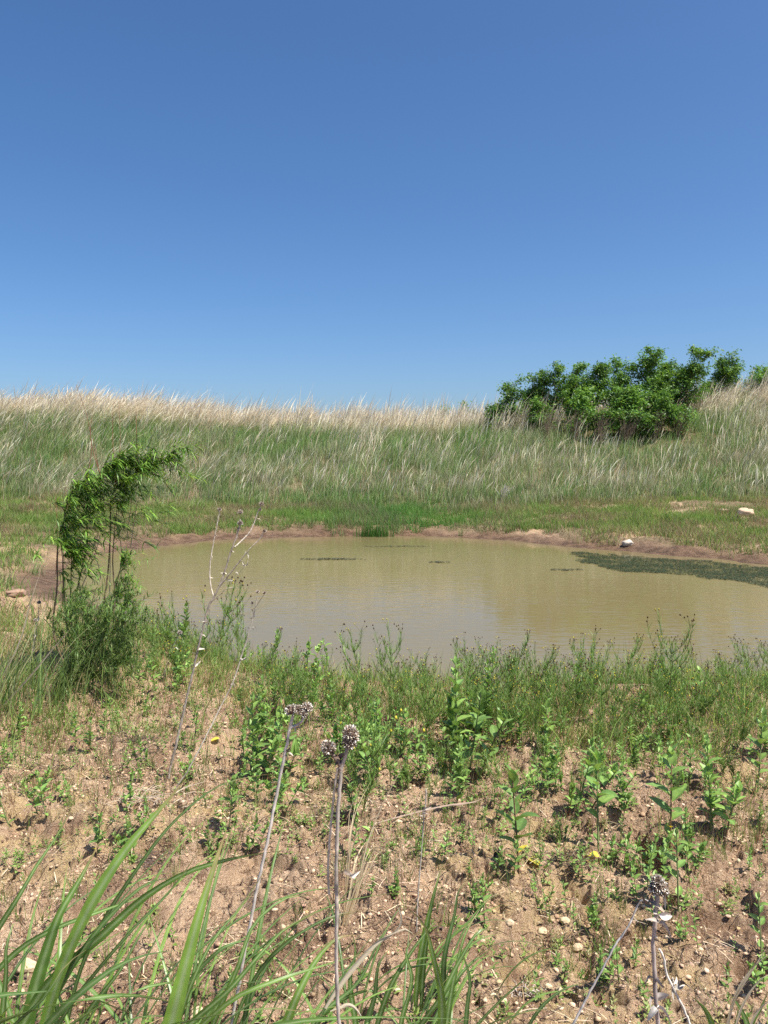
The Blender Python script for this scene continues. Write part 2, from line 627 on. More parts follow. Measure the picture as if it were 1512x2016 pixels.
def water_mat():
    m, t = new_mat("muddy_water")
    L = t.links.new
    out = N_(t, "ShaderNodeOutputMaterial")
    p = N_(t, "ShaderNodeBsdfPrincipled")
    geo = N_(t, "ShaderNodeNewGeometry")
    n0 = N_(t, "ShaderNodeTexNoise", i_Scale=0.22, i_Detail=3.0)
    L(geo.outputs["Position"], n0.inputs["Vector"])
    mx = N_(t, "ShaderNodeMix", data_type='RGBA')
    mx.inputs[6].default_value = (0.162, 0.131, 0.060, 1)
    mx.inputs[7].default_value = (0.190, 0.152, 0.074, 1)
    L(n0.outputs[0], mx.inputs[0])
    L(mx.outputs[2], p.inputs["Base Color"])
    p.inputs["Roughness"].default_value = 0.035
    p.inputs["IOR"].default_value = 1.33
    mp = N_(t, "ShaderNodeMapping")
    mp.inputs["Scale"].default_value = (1.0, 2.9, 1.0)
    L(geo.outputs["Position"], mp.inputs["Vector"])
    a = N_(t, "ShaderNodeTexNoise", i_Scale=3.2, i_Detail=2.5, i_Roughness=0.5, i_Distortion=0.4)
    L(mp.outputs[0], a.inputs["Vector"])
    patch = N_(t, "ShaderNodeTexNoise", i_Scale=0.35, i_Detail=2.0)
    L(geo.outputs["Position"], patch.inputs["Vector"])
    pm = N_(t, "ShaderNodeMapRange")
    pm.inputs[1].default_value = 0.35
    pm.inputs[2].default_value = 0.65
    pm.inputs[3].default_value = 0.35
    pm.inputs[4].default_value = 1.0
    L(patch.outputs[0], pm.inputs[0])
    ml = N_(t, "ShaderNodeMath", operation='MULTIPLY')
    L(a.outputs[0], ml.inputs[0])
    L(pm.outputs[0], ml.inputs[1])
    b = N_(t, "ShaderNodeBump", i_Strength=0.4, i_Distance=0.017)
    L(ml.outputs[0], b.inputs["Height"])
    L(b.outputs[0], p.inputs["Normal"])
    L(p.outputs[0], out.inputs[0])
    return m


def stone_mat():
    m, t = new_mat("stone")
    L = t.links.new
    out = N_(t, "ShaderNodeOutputMaterial")
    p = N_(t, "ShaderNodeBsdfPrincipled")
    att = N_(t, "ShaderNodeAttribute", attribute_name="Col")
    geo = N_(t, "ShaderNodeNewGeometry")
    n = N_(t, "ShaderNodeTexNoise", i_Scale=70.0, i_Detail=5.0, i_Roughness=0.7)
    L(geo.outputs["Position"], n.inputs["Vector"])
    r = N_(t, "ShaderNodeMapRange")
    r.inputs[1].default_value = 0.3
    r.inputs[2].default_value = 0.7
    r.inputs[3].default_value = 0.65
    r.inputs[4].default_value = 1.2
    L(n.outputs[0], r.inputs[0])
    h = N_(t, "ShaderNodeHueSaturation")
    L(r.outputs[0], h.inputs["Value"])
    L(att.outputs["Color"], h.inputs["Color"])
    L(h.outputs[0], p.inputs["Base Color"])
    p.inputs["Roughness"].default_value = 0.9
    b = N_(t, "ShaderNodeBump", i_Strength=0.6, i_Distance=0.006)
    L(n.outputs[0], b.inputs["Height"])
    L(b.outputs[0], p.inputs["Normal"])
    L(p.outputs[0], out.inputs[0])
    return m


M_ground = ground_mat()
M_water = water_mat()
M_stone = stone_mat()

# ------------------------------------------------------------------ ground and water
def build_ground():
    r = [0.25]
    while r[-1] < 900:
        q = r[-1]
        r.append(q * (1.02 if q < 1.4 else 1.0042 if q < 5.5 else 1.0085 if q < 14 else 1.005 if q < 28 else 1.012 if q < 45 else 1.08))
    r = np.array(r)
    th = np.concatenate([np.linspace(-180, -50, 60, endpoint=False), np.linspace(-50, 50, 1250, endpoint=False), np.linspace(50, 180, 60, endpoint=False)])
    th = np.radians(th)
    RR, TT = np.meshgrid(r, th, indexing='ij')
    X = RR * np.sin(TT)
    Y = RR * np.cos(TT)
    Z = height(X, Y)
    Z = np.where(RR > 70, 1.0 - (RR - 70) * 0.0, Z)
    Z = np.where((Y < -12), 0.7, Z)
    nr, nth = X.shape
    S = sdf(X, Y) + 0.25 * fbm(X * 1.2, Y * 1.2, 71, 3)
    far = smooth(9, 12, Y)
    wet = smooth(0.95 + .5 * smooth(2, -4, X), 0.25, S) * far + smooth(0.6, 0.0, S) * (1 - far)
    yb = yb_of(X)
    litter = smooth(-1.0, 0.4, Y - yb)
    bench = smooth(12, 15, Y) * smooth(0.3, .8, S) * .85
    litter = np.maximum(litter, bench * (1 - .75 * smooth(.12, .3, fbm(X * .9, Y * .9, 57, 3))))
    wet = wet * smooth(.50, .30, Z) * (1 - .8 * smooth(-6.4, -7.6, X) * far)
    yel = smooth(-5.5, -8.0, X) * smooth(8, 11, Y) * (1 - litter) + 0.7 * smooth(0.1, 0.4, fbm(X * .8, Y * .8, 55, 2)) * (1 - litter)
    C = np.stack([wet, litter, np.clip(yel, 0, 1)], -1).reshape(-1, 3)
    i = np.arange(nr - 1)[:, None]
    k = np.arange(nth)[None]
    k2 = (k + 1) % nth
    F = np.stack([i * nth + k, (i + 1) * nth + k, (i + 1) * nth + k2, i * nth + k2], -1).reshape(-1, 4)
    mb = MB()
    mb.add(np.stack([X, Y, Z], -1).reshape(-1, 3), F[:, ::-1], C)
    # centre cap
    c = np.array([[0, 0, float(height(np.array([0.0]), np.array([0.0]))[0])]])
    n0 = mb.n
    mb.v.append(c)
    mb.c.append(np.array([[0, 0, 0.3]]))
    ring = np.arange(nth)
    mb.f.append(np.stack([np.full(nth, n0), (ring + 1) % nth, ring], -1))
    mb.n += 1
    o = mb.build("ground", M_ground)
    tag(o, kind='structure')


build_ground()

wx0, wx1, wy0, wy1 = -10.5, 15.0, 5.8, 24.5
mb = MB()
mb.add([[wx0, wy0, 0], [wx1, wy0, 0], [wx1, wy1, 0], [wx0, wy1, 0]], [[0, 1, 2, 3]], (0, 0, 0))
tag(mb.build("water", M_water), kind='structure')


# ------------------------------------------------------------------ scatter helpers
def scatter(n, x0, x1, y0, y1, dens=None):
    x = rng.uniform(x0, x1, n)
    y = rng.uniform(y0, y1, n)
    # keep to a wide wedge round the view
    k = np.abs(x) < 0.62 * y + 2.2
    x, y = x[k], y[k]
    if dens is not None:
        p = dens(x, y)
        k = rng.uniform(0, 1, len(x)) < p
        x, y = x[k], y[k]
    return np.stack([x, y, height(x, y)], 1)


def pick(n, cols, jit=0.15):
    cols = np.array(cols, float)
    i = rng.integers(0, len(cols), n)
    c = cols[i] * (1 + rng.uniform(-jit, jit, (n, 1)))
    return c * (1 + rng.uniform(-jit * .3, jit * .3, (n, 3)))


TAN = [(0.81, 0.73, 0.57), (0.77, 0.68, 0.51), (0.88, 0.82, 0.70), (0.66, 0.55, 0.40)]
GRN = [(0.26, 0.40, 0.12), (0.20, 0.34, 0.10), (0.34, 0.46, 0.17), (0.16, 0.30, 0.10)]
GREY = [(0.54, 0.52, 0.34), (0.45, 0.46, 0.28), (0.62, 0.58, 0.39)]


def blobs(x, y, lst):
    s = 0
    for u, v, z, r, a in lst:
        p = at_z(u, v, z) if z < 2.2 else at_depth(u, v, z)
        s = s + a * np.exp(-((x - p[0]) ** 2 + ((y - p[1]) * .8) ** 2) / (r * r))
    return s


def build_bank():
    # tall dry bluestem on the bank
    def slope_t(x, y):
        return np.clip((y - yb_of(x)) / 9.0, 0, 1.3)

    TR = lambda x, y: smooth(6.5, 8.5, x) * smooth(14.5, 12.5, x) * smooth(31.8, 32.8, y) * smooth(38.0, 36.0, y)

    def dens_dry(x, y):
        t = slope_t(x, y)
        n = fbm(x * 0.45, y * 0.45, 61, 3)
        d = 0.13 + 0.55 * smooth(0.78, 1.0, t) + 0.34 * n
        d = d + 0.16 * smooth(-4, -14, x) * smooth(0.35, 0.7, t)
        d = d * smooth(0.02, 0.14, t) * (0.62 + 1.3 * fbm(x * 1.7, y * 1.3, 65, 3) + .3 * smooth(.7, .9, t)) + .22 * smooth(13, 16, x) * smooth(.1, .4, t)
        return np.clip(d, 0, 1) * (1 - 0.85 * TR(x, y))
    b = scatter(185000, -25, 25, 26.5, 41.5, dens_dry)
    n = len(b)
    t = slope_t(b[:, 0], b[:, 1])
    L = rng.uniform(0.60, 1.30, n) * (0.88 + 0.44 * smooth(0.3, 1, t)) * (1 + 0.45 * fbm(b[:, 0] * 1.1, b[:, 1] * 1.1, 7, 3)) * np.where(rng.uniform(0, 1, n) < .12, 1.3, 1.0)
    az = rng.normal(0.15, 0.6, n) + 1.3 * fbm(b[:, 0] * .9, b[:, 1] * .9, 33, 3)
    lean = 0.22 + 0.30 * smooth(0, -13, b[:, 0]) + .5 * np.clip(fbm(b[:, 0] * .7, b[:, 1] * .7, 35, 3), -.2, 1)
    a0 = np.abs(rng.normal(0, 0.10, n)) + lean * .4
    a1 = lean + np.abs(rng.normal(0.38, 0.28, n))
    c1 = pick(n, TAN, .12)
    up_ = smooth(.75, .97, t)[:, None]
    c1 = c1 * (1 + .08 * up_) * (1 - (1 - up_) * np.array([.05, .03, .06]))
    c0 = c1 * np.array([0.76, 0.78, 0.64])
    mb = MB()
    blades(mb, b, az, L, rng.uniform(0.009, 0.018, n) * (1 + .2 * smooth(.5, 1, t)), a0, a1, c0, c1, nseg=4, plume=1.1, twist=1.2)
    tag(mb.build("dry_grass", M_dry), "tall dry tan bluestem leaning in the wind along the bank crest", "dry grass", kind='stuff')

    # green growth between
    def dens_g(x, y):
        t = slope_t(x, y)
        n = fbm(x * 0.4 + 9, y * 0.4, 63, 3)
        d = 0.80 + 0.5 * n
        d = d * (.95 + 1.2 * fbm(x * 1.6 + 3, y * 1.4, 67, 3)) * smooth(-0.02, 0.1, t) * (1 - 0.45 * smooth(0.85, 1.1, t))
        return np.clip(d, 0, 1) * (1 - 0.8 * TR(x, y))
    b = scatter(330000, -25, 25, 26.0, 40.5, dens_g)
    n = len(b)
    t = slope_t(b[:, 0], b[:, 1])
    L = rng.uniform(0.30, 0.85, n) * (0.66 + 0.5 * t) * (1 + 0.3 * fbm(b[:, 0] * .5, b[:, 1] * .5, 17, 2))
    az = rng.normal(0.2, 1.3, n)
    gr = fbm(b[:, 0] * .35, b[:, 1] * .5, 27, 3)[:, None]
    cg = pick(n, GRN, .2)
    cy = pick(n, GREY, .2)
    k = (rng.uniform(0, 1, (n, 1)) < 0.22 - 0.5 * gr + 0.15 * (t[:, None] < .5))
    c1 = np.where(k, cy, cg) * rng.uniform(.6, 1.25, (n, 1))
    mb = MB()
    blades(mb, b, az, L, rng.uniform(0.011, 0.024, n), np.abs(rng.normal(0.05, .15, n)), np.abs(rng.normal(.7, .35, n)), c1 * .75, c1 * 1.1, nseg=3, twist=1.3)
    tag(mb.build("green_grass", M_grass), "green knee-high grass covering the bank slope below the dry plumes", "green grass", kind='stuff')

    # short grass on the flat bench beside the far shore and the left flank
    BARE = [(1290, 1052, 0.4, 0.5, -1.6), (1120, 1030, 0.4, 0.9, -0.8), (1180, 1000, 0.6, 1.0, -.8), (1420, 1000, 0.6, 1.5, -1.4), (1340, 1005, .6, 1.0, -1.0), (1460, 1018, .6, .8, -1.2), (1500, 985, .6, .8, -.8), (1110, 1040, .4, .6, -.8),
            (300, 1000, 0.5, 1.2, -1.2), (430, 1000, .5, .8, -0.6), (20, 1010, .5, 1.5, -1.0), (120, 1100, .4, 1.2, -1.6), (60, 1060, .4, .9, -.7), (40, 1165, .4, .8, -1.6), (260, 1030, .5, .9, -.8), (75, 1130, .4, .6, -1.0), (1060, 1075, .3, .5, -.8), (1140, 1072, .3, .5, -.8)]

    def dens_b(x, y):
        s = sdf(x, y)
        n = fbm(x * 0.7, y * 0.7, 81, 4)
        rim = np.where(y > 17, 0.62 - .35 * np.exp(-((x - .3) / 2.5) ** 2) + 0.75 * fbm(x * .9, y * .9, 83, 3) - .3 * smooth(3, 7, x), 0.4)
        d = (1.05 + 0.8 * n + 0.8 * blobs(x, y, BARE)) * smooth(rim, rim + 0.45, s)
        d = d * (0.35 + 1.1 * smooth(-.25, .15, fbm(x * 2.4, y * 2.4, 85, 3)))
        d = np.where(y > 17, d, d * (.75 - 0.25 * smooth(14, 18, y)))
        # the left flank thins toward the yellow clay
        d = d * (1 - 0.2 * smooth(-6, -8, x) * smooth(26, 20, y))
        return np.clip(d, 0, 1) * smooth(28.5, 26.8, y)
    b = np.concatenate([scatter(210000, -20, 17, 21.0, 28.2, dens_b), scatter(110000, -16, -4.4, 8.6, 22.0, dens_b), scatter(60000, 2, 17, 16.0, 22.0, dens_b)])
    n = len(b)
    L = rng.uniform(0.10, 0.30, n) * (1.05 + 0.45 * fbm(b[:, 0] * .6, b[:, 1] * .6, 91, 3)) * (1 + 0.5 * np.exp(-((b[:, 0] - (-.6)) / 1.8) ** 2) * (b[:, 1] > 20))
    g = fbm(b[:, 0] * .45, b[:, 1] * .45, 93, 3)[:, None]
    c1 = np.where(rng.uniform(0, 1, (n, 1)) < 0.34 - 0.8 * g, pick(n, [(0.30, 0.26, 0.13), (0.26, 0.22, 0.12), (0.24, 0.16, 0.11)], .2), pick(n, [(0.185, 0.275, 0.065), (0.145, 0.235, 0.058), (0.24, 0.32, 0.09), (.12, .22, .052)], .25))
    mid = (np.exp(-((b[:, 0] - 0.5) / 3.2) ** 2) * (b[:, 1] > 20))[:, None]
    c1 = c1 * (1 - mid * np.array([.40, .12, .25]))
    mb = MB()
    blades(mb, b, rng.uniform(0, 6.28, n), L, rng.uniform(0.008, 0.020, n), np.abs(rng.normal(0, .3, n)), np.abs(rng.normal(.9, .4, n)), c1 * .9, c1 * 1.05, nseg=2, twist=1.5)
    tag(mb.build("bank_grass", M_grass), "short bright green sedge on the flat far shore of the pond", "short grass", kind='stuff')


build_bank()


# ------------------------------------------------------------------ near shore and foreground ground cover
def build_near():
    def dens(x, y):
        s = sdf(x, y)
        n = fbm(x * 1.1, y * 1.1, 101, 3)
        s2 = s + 0.7 * n
        wd = 0.9 * smooth(-.3, .8, x)
        d = 1.0 * smooth(2.3 + wd, 1.0 + wd, s2) + .15 * smooth(4.0, 1.8, s2)
        lf = smooth(-1.4, -3.0, x) * smooth(4.4, 5.4, y) * smooth(-0.1, 0.3, s)
        d = np.maximum(d, 0.8 * lf)
        d = d * (0.70 + 1.7 * fbm(x * 2.6, y * 2.6, 103, 3))
        return np.clip(d, 0, 1) * smooth(-0.22, 0.02, s) * smooth(9.8, 9.0, y + 0.0 * x + 1.2 * smooth(-2, -6, x) * -1)
    b = scatter(100000, -8, 9.5, 4.2, 9.6, dens)
    n = len(b)
    L = rng.uniform(0.10, 0.38, n) * (1 + .75 * fbm(b[:, 0] * 1.6, b[:, 1] * 1.6, 105, 3))
    L = L * (1 - .35 * np.exp(-((b[:, 0] + .3) / 1.0) ** 2) * smooth(6.2, 7.0, b[:, 1]))
    c1 = np.where(rng.uniform(0, 1, (n, 1)) < 0.17, pick(n, [(0.34, 0.25, 0.12), (0.26, 0.14, 0.09), (0.45, 0.38, 0.2)], .2), pick(n, [(0.17, 0.27, 0.055), (0.12, 0.215, 0.045), (0.25, 0.35, 0.09), (0.30, 0.36, 0.12)], .2))
    mb = MB()
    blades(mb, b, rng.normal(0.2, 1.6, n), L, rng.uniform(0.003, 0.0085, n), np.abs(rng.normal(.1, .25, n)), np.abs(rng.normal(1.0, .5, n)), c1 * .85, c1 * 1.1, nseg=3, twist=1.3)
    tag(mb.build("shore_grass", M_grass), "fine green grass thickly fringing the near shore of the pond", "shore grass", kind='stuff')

    # wiry sparse sprigs over the bare clay, green and rusty
    def dens2(x, y):
        s = sdf(x, y)
        n = fbm(x * 1.6, y * 1.6, 111, 3)
        return np.clip(0.30 + 0.9 * n + .25 * smooth(5, 2.2, s), 0, 1) * smooth(0.5, 1.2, s)
    c = scatter(8500, -3.6, 5.2, 1.4, 7.3, dens2)
    rep = rng.integers(3, 12, len(c))
    b = np.repeat(c, rep, 0)
    b[:, :2] += rng.normal(0, 0.016, (len(b), 2))
    b[:, 2] = height(b[:, 0], b[:, 1]) - 0.004
    n = len(b)
    tuft = np.repeat(rng.uniform(0, 1, len(c)), rep)[:, None]
    c1 = np.where(tuft < 0.5, pick(n, [(0.17, 0.24, 0.06), (0.13, 0.20, 0.05)], .2), pick(n, [(0.30, 0.19, 0.11), (0.42, 0.33, 0.18), (0.22, 0.13, 0.08)], .2))
    L = rng.uniform(0.05, 0.17, n) * np.repeat(rng.uniform(.5, 1.3, len(c)), rep)
    mb = MB()
    blades(mb, b, rng.uniform(0, 6.28, n), L, rng.uniform(0.0024, 0.0050, n), np.abs(rng.normal(0.1, .2, n)), np.abs(rng.normal(.5, .4, n)), c1 * .9, c1, nseg=3, twist=1.3)
    tag(mb.build("sparse_sprigs", M_grass), "thin wiry sprigs scattered over the bare clay in the foreground", "sprigs", kind='stuff')

    def dens5(x, y):
        s = sdf(x, y)
        return np.clip(0.42 + 1.3 * fbm(x * 1.4 + 7, y * 1.4, 151, 3) + .2 * smooth(5, 2.5, s) + .12 * smooth(0, 1.5, x), 0, 1) * smooth(0.5, 1.2, s)
    c = scatter(9500, -3.8, 5.2, 1.9, 7.3, dens5)
    m = 11
    k = len(c)
    hgt = rng.uniform(.01, .05, k) + .11 * rng.power(.35, k)
    base = np.repeat(c, m, 0)
    fr = np.tile(np.arange(m) / m, k)
    base[:, 2] += np.repeat(hgt, m) * fr
    base[:, :2] += rng.normal(0, .002, (k * m, 2))
    a = np.tile(np.arange(m) * 2.4, k) + np.repeat(rng.uniform(0, 6.28, k), m)
    el = .3 + .8 * fr
    d = np.stack([np.cos(a) * np.cos(el), np.sin(a) * np.cos(el), np.sin(el)], 1)
    sz = np.repeat(rng.uniform(.010, .034, k), m) * (1.15 - .5 * fr)
    kc = pick(k, [(0.17, 0.27, 0.06), (0.14, 0.22, 0.05), (0.22, 0.30, 0.08), (.24, .24, .09)], .15)
    mb = MB()
    leaves(mb, base, d, np.tile([0, 0, 1.0], (k * m, 1)) + rng.normal(0, .2, (k * m, 3)), sz, sz * rng.uniform(.3, .55, k * m), np.repeat(kc, m, 0) * rng.uniform(.85, 1.15, (k * m, 1)), fold=.2)
    tag(mb.build("seedlings", M_leaf), "tiny green seedlings dotted over the bare clay", "seedlings", kind='stuff')

    # litter: straws and dark twigs on the clay
    def dens3(x, y):
        s = sdf(x, y)
        return np.clip(0.5 + 1.1 * fbm(x * 1.2, y * 1.2, 121, 3), 0.05, 1) * smooth(0.4, 1.0, s)
    b = scatter(60000, -3.6, 5.0, 1.3, 7.6, dens3)
    n = len(b)
    b[:, 2] += rng.uniform(0.001, 0.008, n)
    L = rng.uniform(0.015, 0.11, n)
    c1 = pick(n, [(0.10, 0.06, 0.04), (0.14, 0.085, 0.05), (0.30, 0.21, 0.12), (0.55, 0.44, 0.30), (0.06, 0.04, 0.025), (0.08, .05, .03)], .25)
    mb = MB()
    blades(mb, b, rng.uniform(0, 6.28, n), L, rng.uniform(0.002, 0.0055, n), rng.uniform(1.1, 1.5, n), rng.uniform(1.4, 1.75, n), c1, c1, nseg=2, twist=0.6, tipw=.5)
    # dead leaf scraps
    m = 6000
    b = scatter(m * 2, -3.6, 5.0, 1.3, 7.0, dens3)
    m = len(b)
    b[:, 2] += 0.006
    a = rng.uniform(0, 6.28, m)
    d = np.stack([np.cos(a), np.sin(a), rng.uniform(-.2, .5, m)], 1)
    up = np.stack([rng.normal(0, .3, m), rng.normal(0, .3, m), np.ones(m)], 1)
    leaves(mb, b, d, up, rng.uniform(.010, .034, m), rng.uniform(.006, .018, m), pick(m, [(0.16, 0.10, 0.06), (0.35, 0.24, 0.13), (0.10, .07, .05)], .25))
    tag(mb.build("plant_litter", M_stem), "dead straws and dark twig bits strewn over the clay", "litter", kind='stuff')

    # gravel
    def dens4(x, y):
        return np.clip(0.15 + 1.5 * fbm(x * 0.9 + 3, y * 0.9, 131, 3) + 0.5 * smooth(3.3, 1.6, y), 0.03, 1) * smooth(1.0, 2.0, sdf(x, y))
    b = np.concatenate([scatter(26000, -2.6, 3.6, 1.2, 6.0, dens4), scatter(52000, -3.2, 4.6, 1.4, 6.6, dens3)])
    n = len(b)
    nst = int(n * .16)
    phi = (1 + 5 ** .5) / 2
    ico = norm(np.array([[-1, phi, 0], [1, phi, 0], [-1, -phi, 0], [1, -phi, 0], [0, -1, phi], [0, 1, phi], [0, -1, -phi], [0, 1, -phi], [phi, 0, -1], [phi, 0, 1], [-phi, 0, -1], [-phi, 0, 1]], float))
    icf = np.array([[0, 11, 5], [0, 5, 1], [0, 1, 7], [0, 7, 10], [0, 10, 11], [1, 5, 9], [5, 11, 4], [11, 10, 2], [10, 7, 6], [7, 1, 8], [3, 9, 4], [3, 4, 2], [3, 2, 6], [3, 6, 8], [3, 8, 9], [4, 9, 5], [2, 4, 11], [6, 2, 10], [8, 6, 7], [9, 8, 1]])
    sz = 0.002 + 0.0085 * rng.power(0.4, n) * rng.uniform(0.2, 1.5, n)
    V = ico[None] * (1 + rng.uniform(-.28, .28, (n, 12, 1))) * sz[:, None, None] * np.stack([rng.uniform(.8, 1.4, n), rng.uniform(.8, 1.4, n), rng.uniform(.5, .85, n)], 1)[:, None]
    V = V + b[:, None] + np.array([0, 0, 1.0]) * (sz * .25)[:, None, None]
    F = (np.arange(n)[:, None, None] * 12 + icf[None]).reshape(-1, 3)
    clod = np.arange(n) >= nst
    cc = pick(n, [(0.62, 0.46, 0.30), (0.68, 0.54, 0.36), (0.52, 0.37, 0.24), (0.60, 0.44, 0.25), (0.42, 0.28, 0.18)], .15)
    cc[clod] = pick(int(clod.sum()), [(0.64, 0.45, 0.29), (0.53, 0.355, 0.22), (0.68, 0.50, 0.33), (0.38, 0.25, 0.155)], .15)
    mb = MB()
    mb.add(V.reshape(-1, 3), F, np.repeat(cc, 12, 0))
    tag(mb.build("gravel", M_stone, smooth_=False), "small pale pebbles and clay crumbs strewn in the foreground", "gravel", kind='stuff')


build_near()


# ------------------------------------------------------------------ stones
def stone(name, p, sx, sy, sz, col, label, cat="rock", sink=0.25, group=None):
    import bmesh
    bm = bmesh.new()
    bmesh.ops.create_icosphere(bm, subdivisions=4, radius=1)
    V = np.array([v.co[:] for v in bm.verts])
    F = np.array([[v.index for v in f.verts] for f in bm.faces])
    bm.free()
    sd = random.random() * 50
    d = 1 + .22 * fbm(V[:, 0] * 1.1 + sd, V[:, 1] * 1.1 + V[:, 2] * 1.3, 3, 4) + .05 * fbm(V[:, 0] * 5 + sd, V[:, 1] * 5 + V[:, 2] * 4, 7, 3)
    for _ in range(5):           # broken facets
        nrm = norm(rng.normal(0, 1, 3))
        cut = rng.uniform(.70, .92)
        dd = (V * d[:, None]) @ nrm
        d = np.where(dd > cut, d * (cut + (dd - cut) * .12) / np.maximum(dd, 1e-6), d)
    V = V * d[:, None] * np.array([sx, sy, sz]) / 2
    V[:, 2] += sz * (0.5 - sink)
    mb = MB()
    mb.add(V, F, np.asarray(col, float)[None] * (1 + .12 * fbm(V[:, 0] * 12 / sx, V[:, 1] * 12 / sx, 9, 2))[:, None])
    o = mb.build(name, M_stone)
    o.location = tuple(p)
    tag(o, label, cat, group)
    return o


stone("rock", ground(1235, 1073), .30, .24, .19, (0.56, 0.49, 0.40), "pale whitish rounded rock at the edge of the far shore mud", sink=.25)
stone("rock", ground(1466, 1016), .52, .36, .34, (0.56, 0.40, 0.27), "tan blocky rock in bare clay at the foot of the right bank", sink=.25)
stone("rock", ground(1425, 1008), .35, .3, .16, (0.50, 0.36, 0.24), "low tan rock left of the blocky tan rock", sink=.3)
stone("rock", ground(32, 1172), .30, .25, .13, (0.36, 0.23, 0.15), "reddish clay rock by the left end of the pond", sink=.3)
ST = [(52, 1908, .085, "cream coloured stone between the strap leaves at lower left"), (36, 1960, .05, "small cream stone at the bottom left corner"),
      (1112, 1818, .045, "small upright cream pebble left of the furrow in the right foreground"), (1003, 1822, .04, "small round cream pebble alone on clay"), (1136, 1868, .05, "flat yellow pebble beside the dark grass stub"),
      (1068, 1838, .05, "reddish flat stone in the right foreground"), (222, 1620, .035, "pale pebble on the yellow clay mound"), (140, 1618, .03, "pale pebble left of the yellow clay mound"),
      (1104, 1955, .04, "white pebble near the bottom edge of the clay"), (1080, 1950, .03, "smaller white pebble left of its twin near the bottom edge"), (388, 2000, .06, "yellow stone at the bottom edge between grass clumps"),
      (990, 1975, .035, "tan pebble near the bottom edge right of the grass clump")]
for u, v, s, lab in ST:
    stone("stone", ground(u, v), s * .95, s * .75, s * .6, random.choice([(0.60, .46, .30), (.56, .42, .28), (.60, .47, .29)]), lab, "stone", sink=.3)


# ------------------------------------------------------------------ pond weed and floating scum
def poly_mask(x, y, P):
    ins = np.zeros(x.shape, bool)
    n = len(P)
    for i in range(n):
        ax, ay = P[i]
        bx, by = P[(i + 1) % n]
        ins ^= ((ay > y) != (by > y)) & (x < (bx - ax) * (y - ay) / (by - ay + 1e-12) + ax)
    return ins


def float_leaves(mb, x, y, size, cols, z=0.005):
    n = len(x)
    a = rng.uniform(0, 6.28, n)
    d = np.stack([np.cos(a), np.sin(a), rng.uniform(-.02, .10, n)], 1)
    up = np.stack([rng.normal(0, .08, n), rng.normal(0, .08, n), np.ones(n)], 1)
    leaves(mb, np.stack([x, y, z + rng.uniform(0, .012, n)], 1), d, up, size * rng.uniform(.6, 1.4, n), size * rng.uniform(.4, .9, n), pick(n, cols, .2), fold=.12, droop=.05)


ALG = [(1110, 1089), (1150, 1089), (1250, 1094), (1400, 1107), (1512, 1120), (1600, 1130), (1600, 1172), (1512, 1154), (1430, 1144), (1350, 1133), (1250, 1125), (1190, 1118), (1150, 1108), (1120, 1097)]
P = [tuple(at_z(u, v, 0)[:2]) for u, v in ALG]
x = rng.uniform(2, 12, 230000)
y = rng.uniform(12, 20, 230000)
wob = fbm(x * 1.1, y * 1.1, 141, 3)
k = poly_mask(x + .5 * wob, y + .35 * fbm(x * 1.1, y * 1.1, 143, 3), P) & (rng.uniform(0, 1, 230000) < .85 + .9 * fbm(x * 1.8, y * 1.8, 145, 3)) & (sdf(x, y) < 0)
x, y = x[k], y[k]
mb = MB()
float_leaves(mb, x, y, .034, [(0.046, 0.066, 0.026), (0.042, 0.060, 0.025), (0.052, 0.072, 0.028)])
tag(mb.build("pond_weed", M_leaf), "dark green mat of water weed floating along the right far shore", "pond weed", kind='stuff')
for u, v, rx, ry, cnt, lab in [(655, 1101, .75, .16, 230, "long dark weed patch floating left of the pond centre"), (865, 1107, .22, .08, 60, "small dark weed patch floating near the pond centre"),
                               (1115, 1122, .34, .09, 80, "dark weed patch floating just left of the big weed mat"), (780, 1076, 1.0, .12, 130, "dark weed streak close to the far shore")]:
    c = at_z(u, v, 0)
    a = rng.uniform(0, 6.28, cnt)
    r = rng.uniform(0, 1, cnt) ** .7
    mb = MB()
    float_leaves(mb, rx * r * np.cos(a), ry * r * np.sin(a), .06, [(0.10, 0.10, 0.05), (0.08, 0.08, 0.04)])
    o = mb.build("floating_weed", M_leaf)
    o.location = (c[0], c[1], 0)
    tag(o, lab, "water weed", "dark weed patches floating on the pond")


